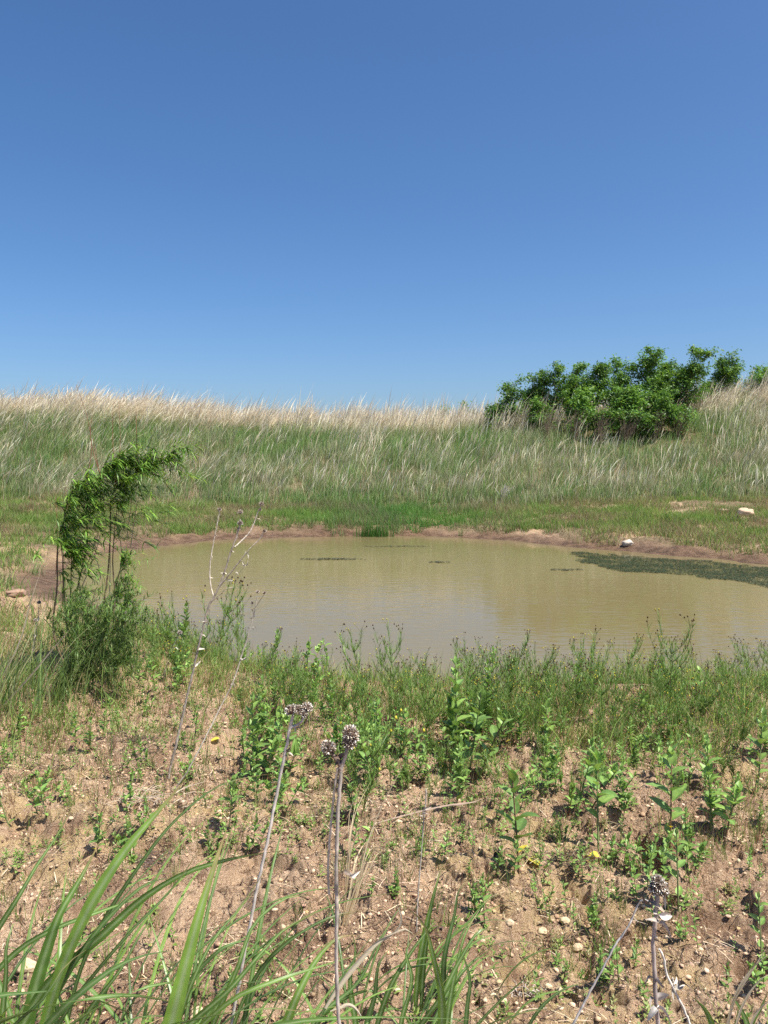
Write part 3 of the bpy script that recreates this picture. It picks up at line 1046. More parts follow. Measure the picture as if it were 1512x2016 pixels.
# ------------------------------------------------------------------ trees on the bank
def tree(p, H, W, lean, label, seed, nleaf=1500, low=0.30, dark=1.0, group="saplings on the far bank"):
    """wind-swept sapling, multi-stemmed; origin at the foot"""
    rg = np.random.default_rng(seed)
    root = empty("sapling_tree", p)
    tag(root, label, "tree", group)
    tk = MB()
    tips = []
    bark = (0.20, 0.165, 0.13)
    nst = rg.integers(2, 4)
    for s in range(nst):
        a = rg.uniform(0, 6.28)
        off = np.array([math.cos(a), math.sin(a), 0]) * .07 * s
        top = np.array([lean * H + rg.normal(0, W * .22), rg.normal(0, W * .22), H * rg.uniform(.78, 1.0) * (1 if s else 1)])
        if s == 0:
            top = np.array([lean * H, 0, H * .97])
        midp = off + (top - off) * .5 + np.array([-lean * H * .12, 0, 0]) + rg.normal(0, .06, 3)
        Q = catmull([off + [0, 0, -.05], midp, top], 12)
        tube(tk, Q, np.linspace(.028 * H / 3.5, .006, 12), bark, 6, wob=.12)
        for j in range(int(9 + H * 3.2)):
            t = rg.uniform(low, 1.0)
            q = Q[int(t * 11)]
            az = rg.uniform(0, 6.28)
            ln = W * .5 * (1.12 - t) ** .55 * rg.uniform(.45, 1.1) * (1 - .45 * s * .3)
            e = q + np.array([math.cos(az) * ln + lean * 2.2 * ln, math.sin(az) * ln, ln * rg.uniform(.5, 1.35)])
            if e[2] > H:
                e[2] = H
            m_ = (q + e) / 2 + [0, 0, -.05]
            B = catmull([q, m_, e], 6)
            tube(tk, B, np.linspace(.009, .003, 6), bark, 4)
            tips += [B[5], B[4], B[3] + rg.normal(0, .05, 3), B[2]]
    tips = np.array(tips)
    keep = rg.uniform(0, 1, len(tips)) < .86
    tips = tips[keep]
    nl = nleaf
    w = rg.power(1.3, len(tips)) + .15
    idx = rg.choice(len(tips), nl, p=w / w.sum())
    rad = (.06 + .09 * rg.uniform(0, 1, len(tips)))[idx][:, None]
    base = tips[idx] + rg.normal(0, 1, (nl, 3)) * rad * np.array([1.15, 1, .8])
    d = rg.normal(0, 1, (nl, 3)) * [.8, .8, .55] + [0.75, 0, -.10]
    up = rg.normal(0, .5, (nl, 3)) + [-.2, 0, 1]
    cl = rg.uniform(.8, 1.25, len(tips))[idx][:, None]
    cols = np.array([(0.12, 0.24, 0.045), (0.095, 0.20, 0.042), (0.19, 0.32, 0.055), (0.115, 0.23, 0.06)])[rg.integers(0, 4, nl)] * cl * dark
    fo = MB()
    leaves(fo, base, d, up, rg.uniform(.10, .18, nl), rg.uniform(.045, .08, nl), cols, fold=.25, droop=.15)
    tk.build("trunk", M_stem, root)
    fo.build("crown", M_tree, root)
    return root


def tree_at(u, vtop, Y, W, lean, label, seed, **kw):
    x = (u - 756) / FPX * Y * 1.0
    x -= lean * 2.0
    z = float(height(np.array([x]), np.array([Y]))[0])
    top = at_depth(u, vtop, Y)[2]
    return tree((x, Y, z - .02), top - z, W * .98, lean, label, seed, **kw)


TREES = [(978, 792, 35.0, 1.0, .20, "shortest sapling at the left tip of the thicket", 700),
         (1006, 742, 35.2, 1.6, .18, "slim sapling second from the left end of the thicket", 1500),
         (1042, 738, 35.8, 1.7, .16, "narrow-topped sapling left of the first tall rounded crown", 1700),
         (1092, 716, 35.4, 2.0, .16, "first tall rounded sapling on the left side of the thicket", 2400),
         (1128, 710, 36.0, 1.8, .14, "sapling with a pointed top just right of the first tall rounded crown", 2100),
         (1168, 714, 35.2, 2.0, .14, "round-topped sapling in the middle left of the thicket", 2500),
         (1208, 702, 35.8, 1.9, .14, "sapling just left of the tallest pointed crown", 2400),
         (1266, 681, 35.2, 2.3, .18, "tallest sapling with a pointed wind-bent top in the thicket", 3300),
         (1305, 712, 36.0, 2.0, .14, "lower sapling filling the dip between the two tallest crowns", 2300),
         (1354, 684, 35.4, 2.3, .24, "second tallest sapling bending right at the thicket's right end", 2900),
         (1416, 696, 37.0, 2.1, .06, "lone rounded sapling standing right of the thicket", 2300),
         (1490, 724, 38.0, 2.0, .08, "sapling behind tan plumes at the right edge", 1900),
         (1388, 752, 36.5, 1.4, .10, "small leafy sapling between the thicket and the lone rounded one", 1000),
         (1140, 768, 34.0, 1.8, .10, "low sapling in front on the thicket's left half", 2000),
         (1060, 790, 34.6, 1.5, .12, "low bushy sapling under the left crowns", 1300),
         (1222, 762, 33.8, 2.2, .10, "bushy sapling in front below the tallest crown", 2500),
         (1290, 770, 34.0, 2.2, .10, "bushy sapling in front below the dip between tall crowns", 2500),
         (1182, 808, 33.4, 1.6, .08, "lowest dark sapling at the thicket's foot, centre left", 1400),
         (1256, 812, 33.2, 1.8, .08, "lowest dark sapling at the thicket's foot, centre", 1500),
         (1330, 800, 33.8, 1.6, .10, "lowest sapling at the thicket's foot, right side", 1300),
         (910, 786, 42.0, 1.0, .1, "tiny sapling top poking over the crest, alone above the plumes", 420),
         (872, 800, 43.0, 1.2, .1, "pair of leafy tips showing over the crest left of the thicket", 450),
         (938, 806, 41.0, .9, .1, "very low leafy tip at the crest just left of the thicket", 250)]
for i, (u, vt, Y, W, ln, lab, nl) in enumerate(TREES):
    tree_at(u, vt, Y, W, ln, lab, 300 + i, nleaf=int(nl * (1.75 if vt < 760 else 1.7)), low=.16 if Y < 34.7 else .3)

# bare brown stems and shrubs in the thicket's foot, grey twig bush on the slope
def twig_bush(p, H, W, n, col, label, cat="dead shrub", group=None, leaf=None):
    root = empty("dead_shrub", p)
    tag(root, label, cat, group)
    mb = MB()
    for i in range(n):
        a = random.uniform(0, 6.28)
        r = random.uniform(.1, 1) * W / 2
        e = np.array([math.cos(a) * r + .1 * H, math.sin(a) * r, H * random.uniform(.55, 1)])
        m_ = e * .5 + np.array([-.04, 0, .08 * H])
        Q = catmull([np.array([math.cos(a), math.sin(a), 0]) * .04, m_, e], 7)
        tube(mb, Q, np.linspace(.009, .003, 7), np.array(col) * random.uniform(.7, 1.2), 4)
        for j in range(3):
            q = Q[random.randint(2, 5)]
            e2 = q + np.array([random.uniform(-.2, .3), random.uniform(-.2, .2), random.uniform(.1, .35)]) * H * .6
            tube(mb, np.array([q, (q + e2) / 2 + [0, 0, .02], e2]), np.array([.005, .004, .002]), np.array(col) * random.uniform(.7, 1.2), 3)
    mb.build("stem", M_stem, root)
    return root


for i, (u, Y, H, W, n) in enumerate([(1130, 33.2, 1.5, 1.2, 34), (1180, 32.9, 1.6, 1.3, 40), (1232, 32.8, 1.6, 1.3, 40), (1285, 33.0, 1.5, 1.3, 36), (1075, 33.6, 1.4, 1.2, 30), (1330, 33.4, 1.3, 1.2, 30)]):
    x = (u - 756) / FPX * Y
    z = float(height(np.array([x]), np.array([Y]))[0])
    twig_bush((x, Y, z), H, W, n, (0.22, 0.17, 0.12), ["bare brown stems under the left half of the thicket", "bare brown stems at the foot of the thicket, left of centre", "tallest bare stems at the foot of the tallest sapling",
              "bare brown stems at the foot of the thicket, right of centre", "leftmost bare brown stems below the thicket", "rightmost bare brown stems below the thicket"][i], group="bare stems under the thicket")
g_ = ground(992, 985)
twig_bush(g_, .62, .9, 26, (0.46, 0.42, 0.36), "pale grey leafless twig bush at the foot of the bank")


# ------------------------------------------------------------------ willow on the left
def willow(root, stems, leafcol, Y0, nper, llen=(.08, .14), lw=.011, down=(.85, 0, -.35), bark=(.20, .14, .09), r0=.012, spread=.09):
    tk = MB()
    fo = MB()
    org = np.array(root.location)
    for st in stems:
        pts, (t0, t1), twigs = st
        Q = catmull(np.array(pts) - org, 24)
        tube(tk, Q, np.linspace(r0, .003, 24), bark, 6, wob=.1)
        for j in range(twigs):
            t = random.uniform(t0, t1)
            q = Q[int(t * 23)]
            ln = random.uniform(.6, 1.5) * spread * 2.2
            e = q + np.array([random.gauss(.6, .45), random.gauss(0, .45), random.gauss(.25, .40)]) * ln
            B = catmull([q, (q + e) / 2 + [0, 0, .25 * ln * .5], e], 8)
            tube(tk, B, np.linspace(.0025, .0010, 8), (.15, .20, .06), 4)
            n = nper
            ii = rng.integers(1, 8, n)
            base = B[ii]
            d = rng.normal(0, .40, (n, 3)) + np.array(down)
            up = rng.normal(0, .5, (n, 3)) + [0, 0, 1]
            L = rng.uniform(*llen, n)
            cc = pick(n, leafcol, .22)
            mb2 = fo
            az = np.arctan2(d[:, 1], d[:, 0])
            el = np.arctan2(np.hypot(d[:, 0], d[:, 1]), d[:, 2])
            blades(mb2, base, az, L, np.full(n, lw) * rng.uniform(.7, 1.3, n), el - .45, el + .35, cc, cc * 1.1, nseg=3, tipw=.05, twist=.7)
    tk.build("stem", M_stem, root)
    fo.build("foliage", M_leaf, root)


WIL = [(0.20, 0.36, 0.055), (0.16, 0.31, 0.05), (0.28, 0.45, 0.07), (0.13, 0.25, 0.05)]


def px(*pts):
    """(u, v, Y) picture positions with their distance"""
    return [at_depth(u, v, Y) for u, v, Y in pts]


wroot = empty("willow_sapling", ground(150, 1330))
WY = float(wroot.location.y)
tag(wroot, "tall windblown willow sapling with narrow green leaves at the left shore", "willow")
g0 = np.array(wroot.location)
g0 = g0 - [0, 0, .02]
willow(wroot, [([g0] + px((128, 1200, WY), (124, 1090, WY), (128, 1010, WY), (150, 945, WY + .05)), (.58, 1.0), 46),
               ([g0 + [.04, .05, 0]] + px((150, 1180, WY + .1), (172, 1060, WY + .1), (172, 985, WY + .1), (205, 930, WY + .1), (262, 915, WY + .1)), (.66, 1.0), 54),
               ([g0 + [.08, 0, 0]] + px((210, 1150, WY + .2), (218, 1040, WY + .2), (222, 970, WY + .2), (270, 930, WY + .2), (345, 898, WY + .2)), (.70, 1.0), 44),
               ([g0 + [-.02, -.05, 0]] + px((105, 1240, WY - .1), (112, 1160, WY - .1), (118, 1050, WY - .1), (140, 985, WY - .1)), (.62, 1.0), 18),
               ([g0 + [.1, 0, 0]] + px((225, 1200, WY + .2), (222, 1100, WY + .2), (228, 1020, WY + .2), (232, 985, WY + .2)), (.8, 1.0), 8),
               ([g0 + [.02, .04, 0]] + px((140, 1210, WY), (140, 1130, WY), (142, 1060, WY)), (.35, 1.0), 14),
               ], WIL, WY, 38, llen=(.09, .15), lw=.017, spread=.14)
# the willow's leafless shoots
mbx = MB()
mbt = MB()
for pts in [[(150, 1000), (180, 880), (150, 757)], [(200, 940), (178, 840), (185, 800)], [(225, 960), (236, 880), (234, 800)], [(228, 950), (222, 860), (223, 790)],
            [(270, 930), (269, 860), (267, 785)], [(110, 1130), (112, 1020), (108, 970)], [(205, 990), (190, 900), (183, 860)]]:
    Q = catmull([at_depth(u, v, WY + .15) - np.array(wroot.location) for u, v in pts], 12)
    tube(mbx, Q, np.linspace(.0045, .0013, 12), (.25, .11, .07), 5)
for pts in [[(215, 1190), (217, 1100), (216, 1015)], [(160, 1190), (155, 1100), (163, 1020)], [(150, 1180), (190, 1080), (203, 1030)], [(240, 1090), (232, 1040), (220, 1000)], [(257, 1078), (265, 1020), (275, 965)],
            [(165, 1130), (180, 1090), (197, 1040)], [(198, 1140), (188, 1100), (170, 1080)], [(250, 1060), (256, 1010), (262, 960)]]:
    Q = catmull([at_depth(u, v, WY + .3) - np.array(wroot.location) for u, v in pts], 12)
    tube(mbt, Q, np.linspace(.006, .002, 12), (.50, .38, .26), 5)
mbx.build("bare_shoot", M_stem, wroot)
mbt.build("dead_cane", M_stem, wroot)

w2 = empty("willow_sapling", ground(225, 1265))
Y2 = float(w2.location.y)
tag(w2, "shorter willow shoot at the water's edge, right of the tall one", "willow")
g2 = np.array(w2.location)
willow(w2, [([g2] + px((222, 1200, Y2), (232, 1140, Y2), (246, 1088, Y2)), (.3, 1.), 34), ([g2 + [.03, 0, 0]] + px((240, 1200, Y2), (262, 1170, Y2)), (.3, 1.), 14),
            ([g2 + [-.03, 0, 0]] + px((200, 1220, Y2), (190, 1180, Y2)), (.3, 1.), 14)], WIL, Y2, 26, llen=(.07, .12), lw=.013, down=(.5, 0, .05), spread=.08)

w3 = empty("leafy_shrub", ground(175, 1368))
Y3 = float(w3.location.y)
tag(w3, "dense fine-leaved green shrub at the foot of the willow", "shrub")
g3 = np.array(w3.location)
st3 = []
for k in range(15):
    uu = 82 + 215 * (k + .5) / 15 + random.uniform(-8, 8)
    vt = 1140 + random.uniform(0, 60) + abs(uu - 170) * .35
    yy = Y3 + random.uniform(-.25, .5)
    st3.append(([g3 + np.array([(uu - 175) / FPX * Y3 * .8, yy - Y3, 0.0])] + px(((uu + 175) / 2, 1290, yy), (uu, vt, yy)), (.12, 1.), 23))
willow(w3, st3, [(0.14, .23, .06), (.11, .19, .05), (.19, .28, .075)], Y3, 20, llen=(.05, .10), lw=.009, down=(.3, 0, .45), bark=(.16, .17, .07), r0=.005, spread=.07)


# ------------------------------------------------------------------ weeds: broadleaf
LG = [(0.17, 0.28, 0.068), (0.145, 0.25, 0.062), (0.215, 0.335, 0.08)]


def broadleaf(seed, yellow=False, H=.26, nleaf=20, big=1.0):
    rg = np.random.default_rng(seed)
    st = MB()
    fo = MB()
    bend = rg.uniform(-.04, .04, 2)
    nstem = int(rg.integers(1, 4))
    for s in range(nstem):
        hh = H * (1 if s == 0 else rg.uniform(.45, .9))
        off = np.array([rg.uniform(-.04, .04), rg.uniform(-.03, .03), 0]) * min(s, 1) * 1.3
        Q = catmull([off + [0, 0, -.01], off * 1.5 + [bend[0] * .5, bend[1] * .5, hh * .5], off * 2.2 + [bend[0], bend[1], hh]], 9)
        tube(st, Q, np.linspace(.0032, .0018, 9), (.17, .20, .08) if rg.uniform() < .6 else (.22, .14, .08), 5)
        az = rg.uniform(0, 6.28)
        n = nleaf
        for i in range(n):
            t = .12 + .88 * (i / (n - 1)) ** .85
            q = Q[min(8, int(t * 8.2))] * 1.0
            fr = t * 8
            k = min(7, int(fr))
            q = Q[k] + (Q[k + 1] - Q[k]) * (fr - k)
            az += 2.4 + rg.normal(0, .25)
            if rg.uniform() < .14 and t < .8:
                continue
            sz = big * (.047 * (1 - t) ** .45 + .021) * rg.uniform(.6, 1.3)
            if t < .25:
                sz *= .6
            el = .50 + .75 * t ** 2 + rg.normal(0, .2)
            d = np.array([math.cos(az) * math.cos(el), math.sin(az) * math.cos(el), math.sin(el)])
            c = np.array(LG[rg.integers(0, 3)]) * rg.uniform(.85, 1.15) * (1 + .15 * t)
            if yellow and i == 1:
                c = np.array([.62, .52, .07])
                sz *= .8
            ovate(fo, q, d, np.array([0, 0, 1.0]) if abs(d[2]) < .95 else np.array([math.cos(az), math.sin(az), .3]), sz, sz * rg.uniform(.46, .60), c, bend=rg.uniform(.05, .4), fold=rg.uniform(.15, .5))
    return st, fo


def feathery(seed, H=.40, W=.20):
    rg = np.random.default_rng(seed)
    st = MB()
    fo = MB()
    tips = []
    nb = 7
    Q0 = catmull([[0, 0, -.01], [.01, 0, H * .5], [.03 + rg.uniform(-.03, .05), rg.uniform(-.03, .03), H * .85]], 10)
    tube(st, Q0, np.linspace(.0026, .0012, 10), (.13, .18, .05), 4)
    br = [Q0]
    for i in range(nb):
        t = rg.uniform(.15, .85)
        q = Q0[int(t * 9)]
        a = rg.uniform(0, 6.28)
        l = W * rg.uniform(.5, 1.0)
        e = q + np.array([math.cos(a) * l * .6 + .02, math.sin(a) * l * .6, l * rg.uniform(.8, 1.5)])
        e[2] = min(e[2], H)
        B = catmull([q, (q + e) / 2 + np.array([math.cos(a), math.sin(a), -.3]) * l * .12, e], 8)
        tube(st, B, np.linspace(.0016, .0008, 8), (.14, .19, .06), 3)
        br.append(B)
        tips.append(e)
    for B in br:
        n = 46
        f = rg.uniform(0, len(B) - 1.01, n)
        k = f.astype(int)
        base = B[k] + (B[k + 1] - B[k]) * (f - k)[:, None]
        az = rg.uniform(0, 6.28, n)
        el = rg.uniform(.2, .9, n)
        c = np.array([(0.16, .27, .055), (.12, .22, .05), (.21, .33, .08)])[rg.integers(0, 3, n)]
        blades(fo, base, az, rg.uniform(.025, .07, n), rg.uniform(.003, .0052, n), el, el + rg.uniform(-.3, .5, n), c, c * 1.1, nseg=2, twist=.8)
    # small dark seed buds on hair stalks
    bd = st
    for e in tips:
        for j in range(rg.integers(2, 5)):
            e2 = e + np.array([rg.normal(.01, .02), rg.normal(0, .02), rg.uniform(.02, .07)])
            tube(st, np.array([e, (e + e2) / 2, e2]), np.array([.0008, .0007, .0006]), (.16, .17, .07), 3)
            r = rg.uniform(.0042, .0062)
            V = np.array([[1, 0, 0], [0, 1, 0], [-1, 0, 0], [0, -1, 0], [0, 0, 1.5], [0, 0, -1]]) * r + e2
            F = [[0, 1, 4], [1, 2, 4], [2, 3, 4], [3, 0, 4], [1, 0, 5], [2, 1, 5], [3, 2, 5], [0, 3, 5]]
            bd.add(V, F, (.07, .035, .02) if rg.uniform() < .75 else (.45, .38, .05))
    return st, fo, bd


class Proto:
    def __init__(self, name, parts):
        self.name = name
        self.parts = []      # (name, mesh)
        for pn, mb, mt in parts:
            o = mb.build(pn, mt)
            self.parts.append((pn, o.data))
            bpy.data.objects.remove(o)

    def place(self, p, s, rz, label, cat, group, tilt=(0, 0)):
        root = empty(self.name, p, rz)
        root.scale = (s, s, s)
        root.rotation_euler = (tilt[0], tilt[1], rz)
        tag(root, label, cat, group)
        for pn, me in self.parts:
            c = bpy.data.objects.new(pn, me)
            scene.collection.objects.link(c)
            c.parent = root
        return root


BL = []
for i in range(9):
    st, fo = broadleaf(900 + i, yellow=(i in (2, 7)), H=[.24, .30, .27, .18, .33, .22, .28, .26, .15][i], nleaf=[15, 19, 16, 12, 22, 14, 18, 16, 9][i], big=[1, 1.05, 1.15, .8, 1, .85, 1.05, 1.15, .75][i])
    BL.append(Proto("broadleaf_weed", [("stem", st, M_stem), ("foliage", fo, M_leaf)]))
FE = []
for i in range(7):
    st, fo, bd = feathery(950 + i, H=[.38, .44, .34, .48, .40, .30, .42][i], W=[.2, .24, .18, .22, .26, .16, .2][i])
    FE.append(Proto("feathery_weed", [("stem", st, M_stem), ("foliage", fo, M_leaf)]))

# weeds one can single out: (u, v of the foot, height in picture px, label, prototype)
HERO = [(1022, 1716, 168, "broadleaf weed with a fallen yellow leaf at its foot on the clay rise", 2),
        (20, 1632, 95, "broadleaf weed at the left edge of the bare clay", 0),
        (92, 1622, 75, "broadleaf weed just right of the one at the left edge", 5),
        (148, 1480, 70, "bushy broadleaf weed on the clay left of the twig heap", 1),
        (178, 1484, 62, "smaller broadleaf weed touching the bushy one on the left clay", 3),
        (722, 1985, 0, "", 0),
        (1218, 1938, 56, "tiny lone broadleaf weed at the bottom right beside the dead stalk", 8),
        (935, 1800, 55, "small broadleaf seedling in the bare middle foreground, left of its pair", 8),
        (955, 1830, 70, "broadleaf seedling in the bare middle foreground, right of its pair", 5),
        (1336, 1800, 120, "broadleaf weed behind the dead head at lower right", 0),
        (1178, 1680, 150, "broadleaf weed left of the dark burrow", 7),
        (1320, 1670, 150, "broadleaf weed right of the dark burrow with a yellow leaf", 2),
        (1400, 1640, 150, "tall broadleaf weed between the burrow and the right edge", 4),
        (1135, 1600, 120, "wide-leaved broadleaf weed above the clay rise", 6),
        (1492, 1560, 130, "broadleaf weed at the right edge above the bare patch", 1),
        (500, 1535, 150, "dense broadleaf weed at the top of the central clay, left clump", 4),
        (545, 1530, 130, "dense broadleaf weed right beside the left clump", 6),
        (520, 1440, 95, "broadleaf weed behind the left clump", 1),
        (900, 1500, 185, "tallest leafy weed in the middle of the green fringe", 4),
        (925, 1520, 150, "broad leafy weed close right of the tallest one", 6),
        (745, 1530, 110, "broadleaf weed beside the bright feathery tuft", 6),
        (880, 1600, 85, "broadleaf weed at the lower edge of the middle fringe", 5),
        (700, 1620, 80, "small dark broadleaf weed below the feathery tuft", 3),
        (365, 1300, 110, "upright broadleaf weed against the water at left", 4),
        (540, 1320, 78, "broadleaf weed against the water, just right of the thin dry stalk", 1),
        (598, 1345, 85, "broadleaf weed on the shoreline between stalk and open water", 6),
        (655, 1350, 88, "broadleaf weed on the shoreline left of the seedy stems", 0),
        (968, 1350, 80, "broadleaf weed top rising against the water in mid picture", 1),
        (960, 1420, 115, "stout broadleaf weed below the one rising against the water", 4),
        (1070, 1500, 110, "broadleaf weed at the left of the right-hand grass fringe", 5),
        (450, 1640, 95, "broadleaf weed alone on clay behind the long strap leaves", 7),
        (190, 1690, 70, "broadleaf weed with yellow leaf on the yellowish clay at left", 2),
        (262, 1640, 70, "broadleaf weed on the yellow clay mound at left", 0),
        (300, 1640, 60, "narrow broadleaf weed on the right side of the yellow mound", 5),
        (380, 1480, 80, "broadleaf weed on clay below the dead flower stalk", 0),
        (1180, 1960, 0, "", 0),
        (1500, 1900, 90, "broadleaf weed cut by the right edge low down", 0),
        (30, 1500, 50, "small broadleaf weed far left below the shrub", 8)]
placed = []
for u, v, hp, lab, pi in HERO:
    if hp == 0:
        continue
    g = ground(u, v)
    dist = math.sqrt(g[0] ** 2 + g[1] ** 2 + (CAM_H - g[2]) ** 2)
    hw = hp * dist / FPX / math.cos(math.atan2(CAM_H - g[2], g[1]))
    hw *= .92
    proto = BL[pi]
    ph = [.24, .30, .27, .18, .33, .22, .28, .26, .15][pi]
    proto.place(g, hw / ph, random.uniform(0, 6.28), lab, "weed", "broadleaf weeds on the clay", tilt=(random.uniform(-.06, .06), random.uniform(0, .12)))
    placed.append(g[:2])

# the rest, by picture zone
ZONES = [(560, 1400, 1360, 1500, 46, "broadleaf weed within the thick green fringe of the near shore", 1.0),
         (650, 1512, 1470, 1580, 42, "broadleaf weed on the clay just below the green fringe, right of centre", .8),
         (960, 1512, 1580, 1760, 34, "broadleaf weed on the bare clay of the right foreground", .66),
         (0, 480, 1380, 1500, 24, "small broadleaf weed on the clay below the left shore plants", .62),
         (0, 480, 1500, 1700, 18, "small broadleaf weed on the bare clay at left", .6),
         (480, 700, 1400, 1700, 16, "broadleaf weed on the clay left of the dry straw tuft", .75),
         (1050, 1512, 1760, 1980, 16, "little broadleaf seedling low in the right foreground", .5),
         (700, 1050, 1600, 1800, 12, "little broadleaf seedling on the bare clay in the middle", .45),
         (200, 520, 1290, 1370, 16, "broadleaf weed among the left shore plants", .9),
         (470, 575, 1420, 1545, 16, "broadleaf weed in the dense leafy clump left of the flat pale heads", .85),
         (855, 965, 1390, 1530, 16, "broadleaf weed crowded round the tallest leafy weed", .95),
         (700, 845, 1440, 1570, 12, "broadleaf weed between the feathery tuft and the tallest leafy weed", .85)]
for u0, u1, v0, v1, n, lab, sc in ZONES:
    k = 0
    tries = 0
    while k < n and tries < n * 12:
        tries += 1
        u, v = random.uniform(u0, u1), random.uniform(v0, v1)
        g = ground(u, v)
        if sdf(np.array([g[0]]), np.array([g[1]]))[0] < .1:
            continue
        if fbm(np.array([g[0] * 1.7]), np.array([g[1] * 1.7]), 161, 2)[0] < -.12 + random.uniform(-.25, .25):
            continue
        if min([abs(g[0] - a) + abs(g[1] - b) for a, b in placed]) < .07:
            continue
        placed.append(g[:2])
        BL[random.randrange(9)].place(g, sc * random.uniform(.7, 1.25), random.uniform(0, 6.28), lab, "weed", lab.replace("weed", "weeds", 1), tilt=(random.uniform(-.1, .1), random.uniform(-.03, .18)))
        k += 1

FHERO = [(1330, 1400, 170, "tallest feathery weed standing against the water at right", 3),
         (1440, 1400, 100, "feathery weed right of the tallest one", 1),
         (705, 1370, 140, "tall seedy feathery weed against the pale water in mid picture", 1),
         (780, 1385, 150, "branching weed with dark seed heads beside mid picture water", 3),
         (1150, 1380, 110, "feathery weed with dark buds at the water, right of centre", 6),
         (1060, 1380, 100, "feathery weed with dark buds left of its neighbour by the water", 4),
         (430, 1300, 140, "wide feathery weed against the water at left", 4),
         (470, 1300, 120, "feathery weed behind the thin dry stalk", 1),
         (350, 1290, 115, "feathery weed with seedy tips left of the dead stalk", 0),
         (715, 1600, 210, "bright green feathery tuft beside the near dead heads", 2),
         (700, 1560, 150, "feathery tuft behind the near dead heads", 0)]
for u, v, hp, lab, pi in FHERO:
    g = ground(u, v)
    dist = math.hypot(g[0], g[1])
    FE[pi].place(g, hp * dist / FPX / [.38, .44, .34, .48, .40, .30, .42][pi], random.uniform(0, 6.28), lab, "weed", "feathery weeds by the near shore", tilt=(0, random.uniform(0, .15)))
FZ = [(820, 1540, 1345, 1480, 120, "feathery fine-leaved weed in the right half of the near shore fringe", 1.0),
      (500, 820, 1335, 1450, 44, "feathery fine-leaved weed in the middle of the near shore fringe", .9),
      (280, 500, 1240, 1340, 26, "feathery fine-leaved weed on the left shore beside the dead stalk", 1.0),
      (650, 1512, 1450, 1600, 40, "feathery fine-leaved weed thinning out over the clay below the fringe", .6)]
for u0, u1, v0, v1, n, lab, sc in FZ:
    for k in range(n):
        for _ in range(8):
            g = ground(random.uniform(u0, u1), random.uniform(v0, v1))
            if sdf(np.array([g[0]]), np.array([g[1]]))[0] > -.05:
                break
        else:
            continue
        FE[random.randrange(7)].place(g, sc * random.uniform(.65, 1.15), random.uniform(0, 6.28), lab, "weed", lab.replace("weed", "weeds", 1), tilt=(random.uniform(-.12, .12), random.uniform(-.05, .2)))


# ------------------------------------------------------------------ dead flower stalks
GRY = (0.40, 0.34, 0.275)
PAL = (0.54, 0.47, 0.38)


def flower_head(p, r, parent, rg, tilt=(0, 0, 1)):
    """dry composite head: domed cup of bracts, pale pappus tufts on top"""
    r = r * .9
    mb = MB()
    org = np.array(parent.location)
    c = np.asarray(p) - org
    ax = norm(np.array(tilt, float))
    # dark core
    n = 10
    u_ = np.linspace(0, np.pi, 7)
    sx = norm(np.cross(ax, [.3, 1, .2]))
    sy = np.cross(ax, sx)
    ring = []
    for a in u_:
        for b in np.linspace(0, 2 * np.pi, n, endpoint=False):
            rr = r * .72 * math.sin(a) * (1 + rg.uniform(-.1, .1))
            ring.append(c + ax * (-math.cos(a) * r * .55) + (sx * math.cos(b) + sy * math.sin(b)) * rr)
    F = [[i * n + k, i * n + (k + 1) % n, (i + 1) * n + (k + 1) % n, (i + 1) * n + k] for i in range(6) for k in range(n)]
    mb.add(ring, F, (.12, .085, .065))
    # tufts
    m = 210
    a = rg.uniform(0, 2 * np.pi, m)
    z = rg.uniform(-.65, 1, m)
    s = np.sqrt(1 - z * z)
    d = ax * z[:, None] + (sx * np.cos(a)[:, None] + sy * np.sin(a)[:, None]) * s[:, None]
    base = c + d * np.array(r * .62) * (1 - .25 * np.abs(z))[:, None]
    col = np.where((rg.uniform(0, 1, m) < .55)[:, None], pick(m, [(.74, .68, .58), (.62, .54, .44), (.84, .79, .70)], .12), pick(m, [(.20, .14, .10), (.30, .22, .15)], .2))
    leaves(mb, base, d + rg.normal(0, .22, (m, 3)), rg.normal(0, 1, (m, 3)), r * rg.uniform(.28, .46, m), r * rg.uniform(.15, .26, m), col, fold=.3, droop=0)
    mb.build("flower_head", M_head, parent)


